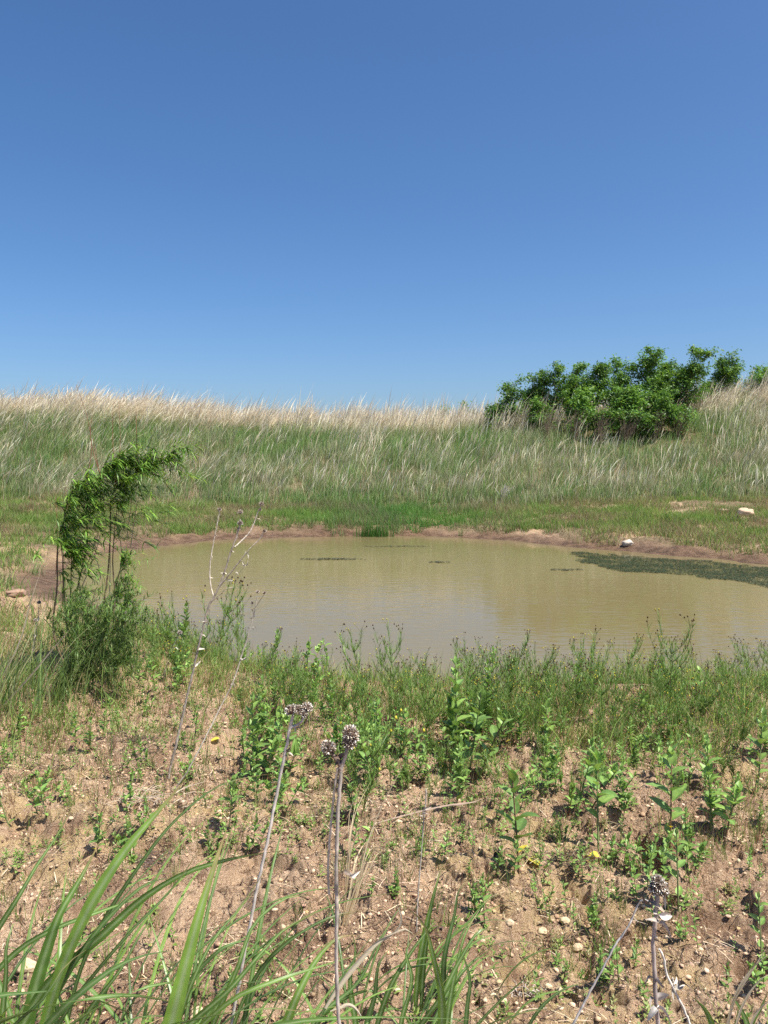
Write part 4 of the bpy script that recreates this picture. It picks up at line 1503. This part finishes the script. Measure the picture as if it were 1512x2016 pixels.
def dead_stalk(label, branches, heads, shreds, rs=.0032, Y=None, group="dead grey flower stalks"):
    """branches: list of ([(u,v,Y)...], r0, r1, colour); first one roots in the ground"""
    P0 = branches[0][0][0]
    b0 = at_depth(*P0)
    foot = np.array([b0[0], b0[1], float(height(np.array([b0[0]]), np.array([b0[1]]))[0])])
    root = empty("dead_flower_stalk", foot)
    tag(root, label, "dead stalk", group)
    rg = np.random.default_rng(int(abs(b0[0] * 1000)) + 3)
    mb = MB()
    for i, (pts, r0, r1, col) in enumerate(branches):
        W = [at_depth(*q) for q in pts]
        if i == 0 and b0[2] > foot[2] - .01:
            W = [foot - [0, 0, .02]] + W
        n = 8 * len(W)
        Q = catmull(W, n) - foot
        # knobbly kinks
        Q[1:-1] += rg.normal(0, r0 * .12, (n - 2, 3))
        tube(mb, Q, np.linspace(r0, r1, n), col, 6, wob=.16)
    mb.build("stem", M_stem, root)
    for (u, v, y, r, *tl) in heads:
        flower_head(at_depth(u, v, y), r, root, rg, tl[0] if tl else (0.1, -.25, 1))
    for (u, v, y, s, *cw) in shreds:
        q = at_depth(u, v, y) - foot
        mb = MB()
        col = np.array(cw[0] if cw else random.choice([(.74, .70, .64), (.60, .55, .48), (.30, .24, .19)]))
        col = col * np.array([.74, .70, .64])
        a = rg.uniform(-.6, 1.2)
        d = np.array([math.cos(a), rg.uniform(-.6, .4), math.sin(a) * .7])
        ovate(mb, q, d, norm(rg.normal(0, 1, 3) + [0, 0, .5]), s, s * .5, col, bend=rg.uniform(.5, 1.4), fold=.9)
        if s > .012:
            ovate(mb, q, -d + rg.normal(0, .6, 3), norm(rg.normal(0, 1, 3)), s * .7, s * .4, col * .7, bend=1.2, fold=.9)
        mb.build("withered_leaf", M_head, root)
    return root


g = ground(333, 1535)
Ya = g[1]
dead_stalk("tall branched dead flower stalk rising in front of the pond at left",
           [([(333, 1535, Ya), (348, 1460, Ya), (364, 1390, Ya), (376, 1340, Ya), (387, 1290, Ya), (400, 1235, Ya), (413, 1190, Ya), (424, 1170, Ya), (436, 1145, Ya), (447, 1110, Ya), (456, 1082, Ya), (468, 1050, Ya), (473, 1022, Ya)], .0085, .0048, GRY),
            ([(462, 1077, Ya), (476, 1064, Ya + .03), (490, 1050, Ya + .05), (500, 1030, Ya + .06), (508, 1008, Ya + .06), (514, 997, Ya + .06)], .0045, .003, PAL),
            ([(432, 1155, Ya), (444, 1140, Ya - .02), (462, 1118, Ya - .05), (480, 1095, Ya - .07), (500, 1072, Ya - .08), (511, 1062, Ya - .08), (519, 1048, Ya - .08)], .0045, .0025, PAL),
            ([(474, 1103, Ya - .07), (481, 1112, Ya - .05), (476, 1122, Ya - .05), (462, 1133, Ya - .04)], .0016, .001, PAL),
            ([(421, 1176, Ya), (416, 1158, Ya + .02), (413, 1130, Ya + .04), (415, 1100, Ya + .04), (420, 1070, Ya + .05), (428, 1030, Ya + .05), (432, 1006, Ya + .05)], .0042, .003, PAL),
            ([(420, 1182, Ya), (436, 1168, Ya - .03), (448, 1158, Ya - .05), (460, 1156, Ya - .05)], .0024, .0012, PAL),
            ([(448, 1107, Ya), (444, 1098, Ya), (438, 1102, Ya)], .0013, .001, GRY)],
           [(432, 1003, Ya + .05, .016), (473, 1008, Ya, .020), (473, 1030, Ya, .022), (515, 992, Ya + .06, .019), (512, 1004, Ya + .06, .013), (521, 1045, Ya - .08, .015), (470, 1042, Ya, .014)],
           [(482, 1113, Ya - .05, .034, (.8, .76, .68)), (453, 1142, Ya - .04, .026, (.78, .74, .68)), (388, 1283, Ya, .045, (.80, .77, .70)), (380, 1310, Ya, .04, (.78, .74, .68)), (442, 1118, Ya, .022), (440, 1128, Ya, .02), (456, 1086, Ya, .02),
            (494, 1052, Ya + .05, .018), (509, 1022, Ya + .06, .018), (416, 1095, Ya + .04, .016), (413, 1138, Ya + .04, .018), (425, 1055, Ya + .05, .015), (433, 1153, Ya, .022), (486, 1090, Ya - .07, .022), (464, 1127, Ya, .02),
            (404, 1225, Ya, .022), (410, 1200, Ya, .02), (398, 1250, Ya, .02)])

g = ground(345, 1562)
Yb = g[1]
dead_stalk("slender pale dead stalk with three small heads before the pond",
           [([(345, 1562, Yb), (370, 1517, Yb), (411, 1439, Yb + .05), (434, 1392, Yb + .1), (459, 1342, Yb + .12), (476, 1290, Yb + .15), (493, 1235, Yb + .15), (502, 1200, Yb + .15), (506, 1175, Yb + .15)], .0045, .0032, PAL),
            ([(503, 1196, Yb + .15), (512, 1182, Yb + .14), (520, 1170, Yb + .12)], .0018, .0015, GRY), ([(501, 1215, Yb + .15), (497, 1200, Yb + .16), (496, 1190, Yb + .16)], .0018, .0015, GRY)],
           [(507, 1165, Yb + .15, .015), (521, 1167, Yb + .12, .014), (496, 1187, Yb + .16, .012)],
           [(496, 1200, Yb + .15, .02), (500, 1234, Yb + .15, .024, (.8, .76, .7)), (479, 1297, Yb + .15, .026, (.8, .76, .7)), (458, 1345, Yb + .12, .02), (495, 1218, Yb + .15, .016)])

g = ground(322, 1338)
Yc = g[1]
dead_stalk("short dead stalk with one whitish head on the left shore",
           [([(322, 1338, Yc), (328, 1310, Yc), (340, 1275, Yc), (352, 1250, Yc)], .004, .003, GRY)], [(354, 1245, Yc, .03)], [(346, 1275, Yc, .03, (.75, .72, .66)), (330, 1305, Yc, .03)])
for u, v, dy, hd, lab in [(70, 1225, 55, .024, "dead stalk with a whitish tuft in the far left weeds"), (77, 1190, 60, .026, "dead stalk with a pale head left of the willow stems")]:
    g = ground(u - 15, v + dy + 60)
    dead_stalk(lab, [([(u - 15, v + dy + 60, g[1]), (u - 6, v + dy, g[1]), (u, v, g[1])], .004, .003, GRY)], [(u, v - 4, g[1], hd)], [(u - 2, v + 25, g[1], .03, (.75, .72, .66))])

dead_stalk("near dead stalk with two flat pale heads left of centre",
           [([(448, 2060, 1.85), (466, 1960, 1.85), (487, 1848, 1.85), (507, 1745, 1.86), (528, 1649, 1.87), (545, 1563, 1.88), (562, 1477, 1.88), (572, 1430, 1.88), (577, 1408, 1.88)], .0038, .0040, (.56, .50, .44)),
            ([(572, 1432, 1.88), (584, 1428, 1.88), (597, 1416, 1.87), (602, 1402, 1.87)], .0042, .0028, (.55, .50, .44)),
            ([(574, 1432, 1.88), (590, 1432, 1.88), (606, 1417, 1.87)], .0020, .001, (.30, .24, .2))],
           [(573, 1398, 1.88, .021, (-.3, -.2, 1)), (585, 1397, 1.88, .018, (-.1, -.2, 1)), (604, 1393, 1.87, .019, (.2, -.3, 1)), (598, 1404, 1.86, .014, (.5, -.4, .6))],
           [(566, 1475, 1.88, .016), (585, 1428, 1.88, .018, (.78, .74, .7)), (567, 1484, 1.88, .014, (.5, .45, .42))])

dead_stalk("nearest dead stalk with a two-tiered spiky head and a side head",
           [([(672, 2080, 1.35), (667, 2005, 1.35), (663, 1930, 1.35), (662, 1866, 1.35), (663, 1790, 1.35), (662, 1728, 1.35), (663, 1660, 1.35), (665, 1600, 1.35), (669, 1545, 1.35), (674, 1505, 1.35), (683, 1478, 1.35), (687, 1465, 1.35)], .0040, .0034, (.40, .35, .30)),
            ([(671, 1520, 1.35), (668, 1505, 1.35), (662, 1495, 1.35), (652, 1482, 1.35)], .0040, .003, (.22, .17, .14)),
            ([(648, 1760, 1.36), (646, 1700, 1.36), (652, 1620, 1.36), (658, 1560, 1.355), (665, 1512, 1.35)], .0022, .0022, PAL)],
           [(690, 1442, 1.35, .0185, (.1, -.4, 1)), (688, 1460, 1.35, .018, (.1, -.6, .7)), (694, 1450, 1.35, .016, (.4, -.5, .7)), (647, 1472, 1.35, .017, (-.3, -.6, .8)), (641, 1467, 1.35, .012, (-.5, -.4, .8))],
           [(664, 1488, 1.35, .020, (.2, .16, .14)), (668, 1496, 1.35, .016, (.16, .12, .1)), (690, 1722, 1.34, .017, (.85, .82, .78)), (676, 1716, 1.34, .016, (.3, .25, .22)), (686, 1474, 1.35, .010, (.75, .7, .62)), (664, 1690, 1.35, .01)])

dead_stalk("near dead stalk with one shaggy head at the bottom right",
           [([(1300, 2090, 1.25), (1295, 2016, 1.25), (1291, 1960, 1.25), (1288, 1900, 1.25), (1286, 1850, 1.25), (1290, 1805, 1.25), (1294, 1775, 1.25), (1296, 1758, 1.25)], .0044, .0034, (.36, .30, .27))],
           [(1297, 1742, 1.25, .0175, (.1, -.6, 1)), (1290, 1750, 1.25, .015, (-.3, -.6, .8)), (1304, 1752, 1.25, .015, (.4, -.5, .8)), (1294, 1733, 1.25, .013, (0, -.2, 1))],
           [(1302, 1765, 1.25, .016, (.8, .76, .7)), (1276, 1776, 1.25, .018, (.33, .27, .24)), (1297, 1800, 1.24, .026, (.82, .78, .74)), (1296, 1818, 1.24, .026, (.68, .62, .58)), (1288, 1845, 1.25, .014, (.5, .45, .4)), (1283, 1925, 1.25, .02, (.45, .4, .38)), (1288, 1965, 1.25, .024, (.5, .46, .44)), (1293, 1985, 1.24, .028, (.86, .84, .82)), (1282, 1780, 1.25, .02, (.4, .35, .3))])
dead_stalk("bare leaning dead stalk with a hooked tip left of the shaggy head",
           [([(1118, 2040, 1.9), (1145, 1985, 1.9), (1185, 1910, 1.9), (1215, 1855, 1.9), (1240, 1818, 1.9), (1250, 1795, 1.9), (1258, 1778, 1.9), (1268, 1772, 1.88), (1280, 1776, 1.86)], .0042, .002, (.60, .55, .49))], [], [(1245, 1808, 1.9, .012)])
dead_stalk("crooked dead stalk with pale bracts right of the shaggy head",
           [([(1362, 2030, 1.9), (1350, 1995, 1.9), (1328, 1950, 1.9), (1312, 1915, 1.9), (1304, 1880, 1.9), (1298, 1868, 1.9)], .004, .003, (.62, .57, .5)), ([(1328, 1950, 1.9), (1326, 1935, 1.9), (1324, 1925, 1.9)], .003, .002, PAL)], [],
           [(1330, 1948, 1.9, .03, (.7, .66, .6)), (1340, 1940, 1.9, .035, (.2, .16, .14)), (1326, 1935, 1.9, .02, (.8, .76, .7))])
g = ground(820, 1838)
dead_stalk("thin bare dead stem standing right of the dry straw tuft",
           [([(820, 1838, g[1]), (822, 1780, g[1]), (827, 1711, g[1]), (831, 1660, g[1]), (834, 1618, g[1]), (838, 1580, g[1]), (839, 1553, g[1])], .0028, .0022, (.50, .45, .38))], [], [(836, 1590, g[1], .022, (.7, .65, .58)), (833, 1612, g[1], .024), (832, 1604, g[1], .022, (.65, .6, .55))])


# ------------------------------------------------------------------ straw
def straws(name, label, foot, pls, col, cat="dry grass", w=.004):
    root = empty(name, foot)
    tag(root, label, cat)
    mb = MB()
    for pts, ww in pls:
        W = np.array([at_depth(*q) for q in pts]) - foot
        strap(mb, W, ww, np.array(col) * random.uniform(.85, 1.1), np.array(col) * 1.05, cup=.35, n=16, tip=.5, side=np.array([1, .2, .4]))
    mb.build("blade", M_dry, root)
    return root


g = ground(672, 1830)
y0 = g[1]
pl = []
for (tu, tv, mu, mv, w) in [(810, 1480, 730, 1640, .006), (735, 1530, 700, 1600, .005), (705, 1560, 690, 1640, .006), (725, 1600, 690, 1680, .005), (765, 1652, 720, 1700, .008), (740, 1665, 710, 1740, .008), (790, 1695, 730, 1672, .004),
                            (730, 1650, 700, 1700, .010), (640, 1640, 660, 1720, .004), (755, 1538, 700, 1570, .004), (700, 1675, 690, 1760, .008), (788, 1660, 735, 1650, .004), (720, 1635, 705, 1720, .007), (660, 1700, 668, 1770, .006), (800, 1690, 745, 1680, .004)]:
    pl.append(([(672 + random.uniform(-8, 8), 1830, y0), ((672 + mu) / 2, (1830 + mv) / 2 + 10, y0), (mu, mv, y0 + .03), (tu, tv, y0 + random.uniform(-.1, .25))], w))
straws("dry_straw_tuft", "pale dry straw tuft leaning right in the centre foreground", g, pl, (.70, .58, .38))
# straw stalk lying across the clay
g = ground(735, 1622)
straws("broken_straw", "long broken straw stalk leaning out over the clay, right of the dry tuft", g,
       [([(735, 1622, g[1]), (800, 1603, g[1] - .05), (880, 1585, g[1] - .10), (955, 1578, g[1] - .12)], .012), ([(880, 1587, g[1] - .1), (925, 1580, g[1] - .1), (958, 1570, g[1] - .1)], .006)], (.62, .48, .38))
straws("dry_straw_tuft", "dry curled grass leaf among the middle strap leaves", at_depth(640, 1985, 1.75),
       [([(640, 1985, 1.75), (700, 1900, 1.78), (765, 1840, 1.8), (800, 1830, 1.8), (822, 1850, 1.8)], .012), ([(740, 1860, 1.8), (790, 1810, 1.8), (778, 1775, 1.8)], .005), ([(650, 1990, 1.7), (690, 1980, 1.7), (716, 2010, 1.7)], .008)], (.62, .54, .40))
straws("dry_straw_tuft", "pale dry grass tuft cut by the bottom right edge", at_depth(1450, 2030, 1.8),
       [([(1430, 2030, 1.8), (1450, 1950, 1.8), (1485, 1900, 1.8), (1530, 1870, 1.8)], .010), ([(1445, 2030, 1.8), (1470, 1960, 1.8), (1500, 1925, 1.8), (1540, 1910, 1.8)], .008), ([(1425, 2040, 1.8), (1440, 1980, 1.8), (1480, 1910, 1.8), (1520, 1850, 1.8)], .006), ([(1470, 2040, 1.8), (1490, 1990, 1.8), (1530, 1960, 1.8)], .008)], (.72, .62, .44))
straws("dry_straw_tuft", "two long pale straws leaning over the left weeds", at_depth(8, 1392, 5.6),
       [([(0, 1395, 5.6), (60, 1330, 5.6), (110, 1270, 5.6), (148, 1228, 5.6)], .012), ([(5, 1330, 5.6), (40, 1260, 5.6), (62, 1180, 5.6), (85, 1110, 5.6)], .010)], (.66, .57, .40))


# ------------------------------------------------------------------ strap-leaved grass (near, bottom)
def strap_clump(label, foot_uvY, hero, rnd, ky=1.42, group="strap-leaved grass clumps"):
    b0 = at_depth(foot_uvY[0], foot_uvY[1], foot_uvY[2] * ky)
    foot = np.array([b0[0], b0[1], float(height(np.array([b0[0]]), np.array([b0[1]]))[0])])
    root = empty("strap_grass", foot)
    tag(root, label, "grass clump", group)
    GC = [(.16, .28, .05), (.12, .225, .045), (.21, .36, .06), (.09, .175, .042)]
    RB = (.30, .40, .17)
    for pts, wpx, ci in hero:
        pts = [(a_, b_, c_ * ky) for a_, b_, c_ in pts]
        W = [at_depth(*q) for q in pts]
        mid = pts[len(pts) // 2]
        w = wpx * mid[2] / FPX * 1.02
        b = W[0]
        gz = float(height(np.array([b[0]]), np.array([b[1]]))[0])
        if b[2] > gz + .06:
            bk = norm(norm(b - W[1]) * .55 + np.array([0, .05, -.75]))
            W = [b + bk * ((b[2] - gz + .03) / max(.2, -bk[2]))] + W
        mb = MB()
        strap(mb, np.array(W) - foot, w, np.array(GC[ci]) * random.uniform(.9, 1.08), np.array(RB) * (1 if ci != 3 else .7), tip=.30 if ci == 2 else .45, cup=random.uniform(.05, .13), n=26, side=np.array([1, random.uniform(-.3, .5), random.uniform(-.15, .2)]))
        mb.build("leaf_blade", M_strap, root)
    for (n, du, spread, hmin, hmax) in rnd:
        for i in range(n):
            a = random.uniform(0, 6.28)
            fx = foot[0] + du + random.uniform(-spread, spread)
            fy = foot[1] + random.uniform(-.10, .28)
            fz = float(height(np.array([fx]), np.array([fy]))[0]) - .02
            H = random.uniform(hmin, hmax)
            az = random.gauss(.25, .85) + (math.pi if random.random() < .18 else 0)
            aa, ab = random.uniform(.2, .5), random.uniform(.9, 1.9)
            q = np.array([fx, fy, fz])
            PP = [q]
            for kk in range(5):
                an = aa + (ab - aa) * (kk / 4) ** 1.3
                q = q + np.array([math.cos(az) * math.sin(an), math.sin(az) * math.sin(an), math.cos(an)]) * H * .25
                PP.append(q)
            mb = MB()
            c = np.array(random.choice(GC)) * random.uniform(.85, 1.1)
            strap(mb, np.array(PP) - foot, random.uniform(.006, .015), c, np.array(RB) * .8, cup=random.uniform(.05, .16), n=20, side=np.array([-math.sin(az) + random.uniform(-.3, .3), math.cos(az), 0]))
            mb.build("leaf_blade", M_strap, root)
    return root


strap_clump("big clump of broad strap leaves at the bottom left corner", (110, 2100, 1.35),
            [([(108, 1950, 1.30), (150, 1840, 1.30), (200, 1745, 1.31), (262, 1655, 1.33), (312, 1598, 1.35), (366, 1534, 1.38)], 25, 2),
             ([(100, 1930, 1.36), (200, 1842, 1.36), (290, 1762, 1.37), (370, 1716, 1.38), (450, 1692, 1.4), (565, 1674, 1.42)], 20, 1),
             ([(60, 1985, 1.4), (92, 1870, 1.4), (122, 1790, 1.4), (155, 1735, 1.42), (195, 1660, 1.45)], 26, 1),
             ([(-10, 1840, 1.4), (40, 1760, 1.4), (75, 1700, 1.42), (108, 1652, 1.45), (150, 1570, 1.48)], 13, 1),
             ([(170, 1880, 1.5), (262, 1722, 1.5), (345, 1615, 1.52), (430, 1548, 1.55), (530, 1524, 1.58)], 8, 3),
             ([(95, 2016, 1.2), (170, 1945, 1.2), (250, 1893, 1.22), (340, 1872, 1.25), (420, 1880, 1.27), (480, 1905, 1.3)], 15, 3),
             ([(0, 1960, 1.2), (60, 1955, 1.2), (140, 1952, 1.2), (230, 1985, 1.2), (300, 2010, 1.2)], 16, 3),
             ([(0, 2010, 1.15), (120, 1975, 1.15), (260, 1960, 1.17), (380, 1985, 1.2)], 18, 1),
             ([(0, 1905, 1.4), (50, 1860, 1.4), (100, 1832, 1.4), (210, 1790, 1.42), (330, 1748, 1.45)], 12, 1),
             ([(110, 1960, 1.35), (150, 1890, 1.35), (220, 1800, 1.37), (290, 1740, 1.4), (420, 1735, 1.43)], 12, 3),
             ([(5, 2000, 1.3), (12, 1920, 1.3), (16, 1850, 1.3), (30, 1815, 1.32), (55, 1835, 1.33)], 14, 1),
             ([(125, 2000, 1.3), (200, 1900, 1.3), (270, 1820, 1.32), (330, 1760, 1.35), (400, 1660, 1.38)], 9, 3),
             ([(175, 1990, 1.3), (240, 1905, 1.3), (290, 1820, 1.33), (340, 1770, 1.36)], 10, 1),
             ([(140, 2016, 1.1), (240, 1960, 1.1), (330, 1935, 1.12), (430, 1960, 1.15)], 14, 1),
             ([(30, 2016, 1.15), (90, 1960, 1.15), (130, 1900, 1.17), (170, 1870, 1.2)], 12, 3),
             ], [(30, 0.0, .28, .35, .8), (12, -.3, .15, .4, .8), (16, .35, .18, .35, .7)])
strap_clump("strap-leaved clump with the brightest upright leaf, left of centre at the bottom", (345, 2150, 1.15),
            [([(332, 2040, .95), (362, 1915, .95), (395, 1790, .96), (425, 1695, .98), (446, 1634, 1.0)], 34, 2),
             ([(375, 2016, 1.15), (450, 1950, 1.15), (520, 1870, 1.17), (560, 1830, 1.2), (640, 1790, 1.22)], 14, 1),
             ([(350, 2016, 1.1), (380, 1930, 1.1), (420, 1850, 1.12), (470, 1790, 1.15), (530, 1700, 1.18)], 12, 1),
             ([(400, 2016, 1.1), (470, 1960, 1.1), (560, 1925, 1.12), (640, 1900, 1.15), (740, 1870, 1.2)], 12, 0),
             ([(420, 2016, 1.2), (470, 1900, 1.2), (500, 1820, 1.22), (560, 1770, 1.25), (650, 1770, 1.28)], 11, 1),
             ([(560, 2025, 1.2), (590, 1950, 1.2), (630, 1880, 1.22), (660, 1850, 1.23), (700, 1840, 1.25)], 24, 0),
             ([(480, 2016, 1.3), (500, 1930, 1.3), (560, 1860, 1.3), (640, 1810, 1.32), (720, 1790, 1.35)], 10, 3),
             ([(330, 2016, 1.3), (400, 1900, 1.3), (450, 1860, 1.3), (520, 1855, 1.33), (580, 1890, 1.35)], 12, 3),
             ([(345, 2016, .95), (440, 1995, .95), (520, 1985, .95), (640, 2000, .95)], 12, 1),
             ], [(24, .02, .24, .3, .6)])
strap_clump("middle clump of narrow strap leaves right of the nearest dead stalk", (760, 2110, 1.5),
            [([(870, 2040, 1.2), (868, 1950, 1.2), (852, 1880, 1.2), (835, 1820, 1.21), (800, 1785, 1.22)], 17, 2),
             ([(722, 2016, 1.5), (738, 1960, 1.5), (750, 1890, 1.5), (775, 1860, 1.52)], 12, 3),
             ([(700, 2016, 1.5), (690, 1920, 1.5), (700, 1870, 1.5), (690, 1830, 1.5)], 12, 1),
             ([(745, 2010, 1.5), (770, 1940, 1.5), (820, 1860, 1.52), (870, 1800, 1.55)], 11, 1),
             ([(690, 1960, 1.5), (730, 1950, 1.5), (760, 1985, 1.5), (790, 2010, 1.5)], 10, 1),
             ([(640, 1990, 1.4), (700, 1940, 1.42), (760, 1830, 1.45), (790, 1800, 1.48)], 9, 3),
             ([(600, 1830, 1.5), (680, 1800, 1.5), (760, 1785, 1.5), (780, 1778, 1.52)], 9, 1),
             ([(560, 2016, 1.0), (700, 2004, 1.0), (860, 2005, 1.0), (1060, 2016, 1.0)], 13, 1),
             ], [(22, 0, .2, .25, .48)])
strap_clump("right-hand clump of strap leaves reaching up over the clay", (900, 2110, 1.6),
            [([(865, 2016, 1.6), (872, 1950, 1.6), (876, 1880, 1.6), (895, 1800, 1.62), (905, 1750, 1.63), (925, 1730, 1.65)], 11, 3),
             ([(830, 1870, 1.7), (845, 1800, 1.7), (860, 1740, 1.7), (872, 1700, 1.72)], 12, 0),
             ([(840, 1850, 1.7), (850, 1790, 1.7), (858, 1770, 1.7)], 10, 1),
             ([(880, 2016, 1.5), (895, 1920, 1.5), (920, 1830, 1.52), (945, 1790, 1.55)], 12, 1),
             ([(830, 2016, 1.4), (870, 1960, 1.4), (900, 1900, 1.42), (950, 1830, 1.45), (1000, 1840, 1.47)], 13, 1),
             ([(790, 2010, 1.5), (810, 1920, 1.5), (800, 1870, 1.5), (830, 1830, 1.52)], 12, 1),
             ([(920, 1980, 1.5), (925, 1930, 1.5), (915, 1890, 1.5), (905, 1860, 1.5)], 10, 3),
             ([(955, 2000, 1.2), (990, 1965, 1.2), (1040, 1920, 1.2), (1078, 1880, 1.2)], 12, 1),
             ([(940, 2030, 1.2), (1000, 2000, 1.2), (1060, 1990, 1.2)], 14, 1),
             ], [(15, 0, .2, .22, .42)])
strap_clump("few short strap leaves at the bottom edge, far right", (1400, 2080, 1.6),
            [([(1405, 2030, 1.6), (1390, 1990, 1.6), (1360, 1960, 1.6)], 12, 0), ([(1475, 2030, 1.6), (1460, 1990, 1.6), (1435, 1955, 1.6)], 11, 1), ([(1480, 2016, 1.6), (1500, 1980, 1.6), (1512, 1950, 1.6)], 8, 0)], [])

# grey-green coarse grass clumps beside the shrub at far left
for i, (u, v, H, n, lab) in enumerate([(15, 1400, .95, 60, "coarse tall grass clump at the far left edge"), (70, 1375, .85, 55, "coarse grass clump between the left edge and the shrub"), (130, 1372, .7, 36, "coarse grass clump at the foot of the fine-leaved shrub"),
                                       (262, 1340, .6, 26, "broad-bladed grass tuft right of the fine-leaved shrub"), (0, 1160, .5, 50, "grass clump on the left edge beside the reddish rock"), (65, 1130, .45, 50, "green grass clump just above the reddish rock")]):
    g = ground(max(u, 2), v)
    root = empty("coarse_grass", g)
    tag(root, lab, "grass clump", "coarse grass clumps on the left shore")
    mb = MB()
    b = np.stack([rng.normal(0, .13, n), rng.normal(0, .1, n), np.zeros(n) - .03], 1)
    c = pick(n, [(.20, .27, .10), (.17, .25, .08), (.34, .34, .17), (.13, .21, .07)], .2)
    blades(mb, b, rng.normal(.3, .9, n), H * rng.uniform(.5, 1, n), rng.uniform(.008, .018, n), np.abs(rng.normal(.1, .15, n)), np.abs(rng.normal(.9, .35, n)), c, c * 1.1, nseg=7, twist=.9)
    mb.build("blade", M_grass, root)

# dark green sedge clump on the far shore
g = ground(738, 1056)
root = empty("sedge_clump", g)
tag(root, "dark green sedge clump at the water's edge on the far shore", "sedge")
mb = MB()
n = 420
b = np.stack([rng.normal(0, .26, n), rng.normal(0, .12, n), np.zeros(n) - .03], 1)
c = pick(n, [(.10, .21, .045), (.08, .18, .04)], .2)
blades(mb, b, rng.uniform(0, 6.28, n), rng.uniform(.2, .5, n), rng.uniform(.012, .02, n), np.abs(rng.normal(0, .15, n)), np.abs(rng.normal(.3, .3, n)), c, c * 1.1, nseg=3, twist=1)
mb.build("blade", M_grass, root)

# small dry twig heaps on the clay
for u, v, n, wd, col, lab in [(275, 1462, 60, .10, (.13, .10, .075), "dark twig heap on the left clay"), (290, 1578, 50, .17, (.42, .34, .25), "flattened heap of grey straws on the left clay"), (300, 1700, 40, .10, (.16, .12, .1), "dark root tangle below the straw heap"),
                              (1125, 1700, 60, .10, (.10, .075, .055), "blackish twig tangle right of the yellow leaf"), (1195, 1945, 36, .05, (.12, .08, .06), "dark stubble knot near the bottom right"), (1040, 1960, 40, .06, (.45, .40, .34), "pale dead crown at the bottom, right of centre"), (1115, 1860, 30, .06, (.14, .1, .07), "dark fan of stubble on the right clay")]:
    g = ground(u, v)
    root = empty("twig_heap", g)
    tag(root, lab, "twigs", "twig heaps on the clay")
    mb = MB()
    for i in range(n):
        a = random.uniform(0, 6.28)
        c0 = np.array([random.gauss(0, wd * .6), random.gauss(0, wd * .35), random.uniform(0, .02)])
        l = random.uniform(.3, 1.0) * wd
        e = c0 + np.array([math.cos(a) * l, math.sin(a) * l * .7, random.uniform(-.005, .3) * l])
        tube(mb, np.array([c0, (c0 + e) / 2 + [0, 0, random.uniform(0, .01)], e]), np.array([.0022, .0018, .001]), np.array(col) * random.uniform(.6, 1.3), 4)
    mb.build("twig", M_stem, root)

# fallen yellow leaves
for u, v, lab in [(1048, 1702, "yellow fallen leaf at the foot of the weed on the clay rise"), (1168, 1690, "pale yellow fallen leaf right of the twig tangle"), (1300, 1700, "mottled yellow leaf low on the clay by the burrow weed"), (425, 1462, "yellow-green fallen leaf left of the leafy clump")]:
    g = ground(u, v)
    mb = MB()
    ovate(mb, np.array([-.03, 0, .012]), np.array([1, .3, .25]), np.array([0, 0, 1.0]), .07, .055, (.66, .56, .08), bend=.3, fold=.3)
    o = mb.build("fallen_leaf", M_leaf)
    o.location = tuple(g)
    o.rotation_euler = (0, 0, random.uniform(0, 6))
    tag(o, lab, "leaf")
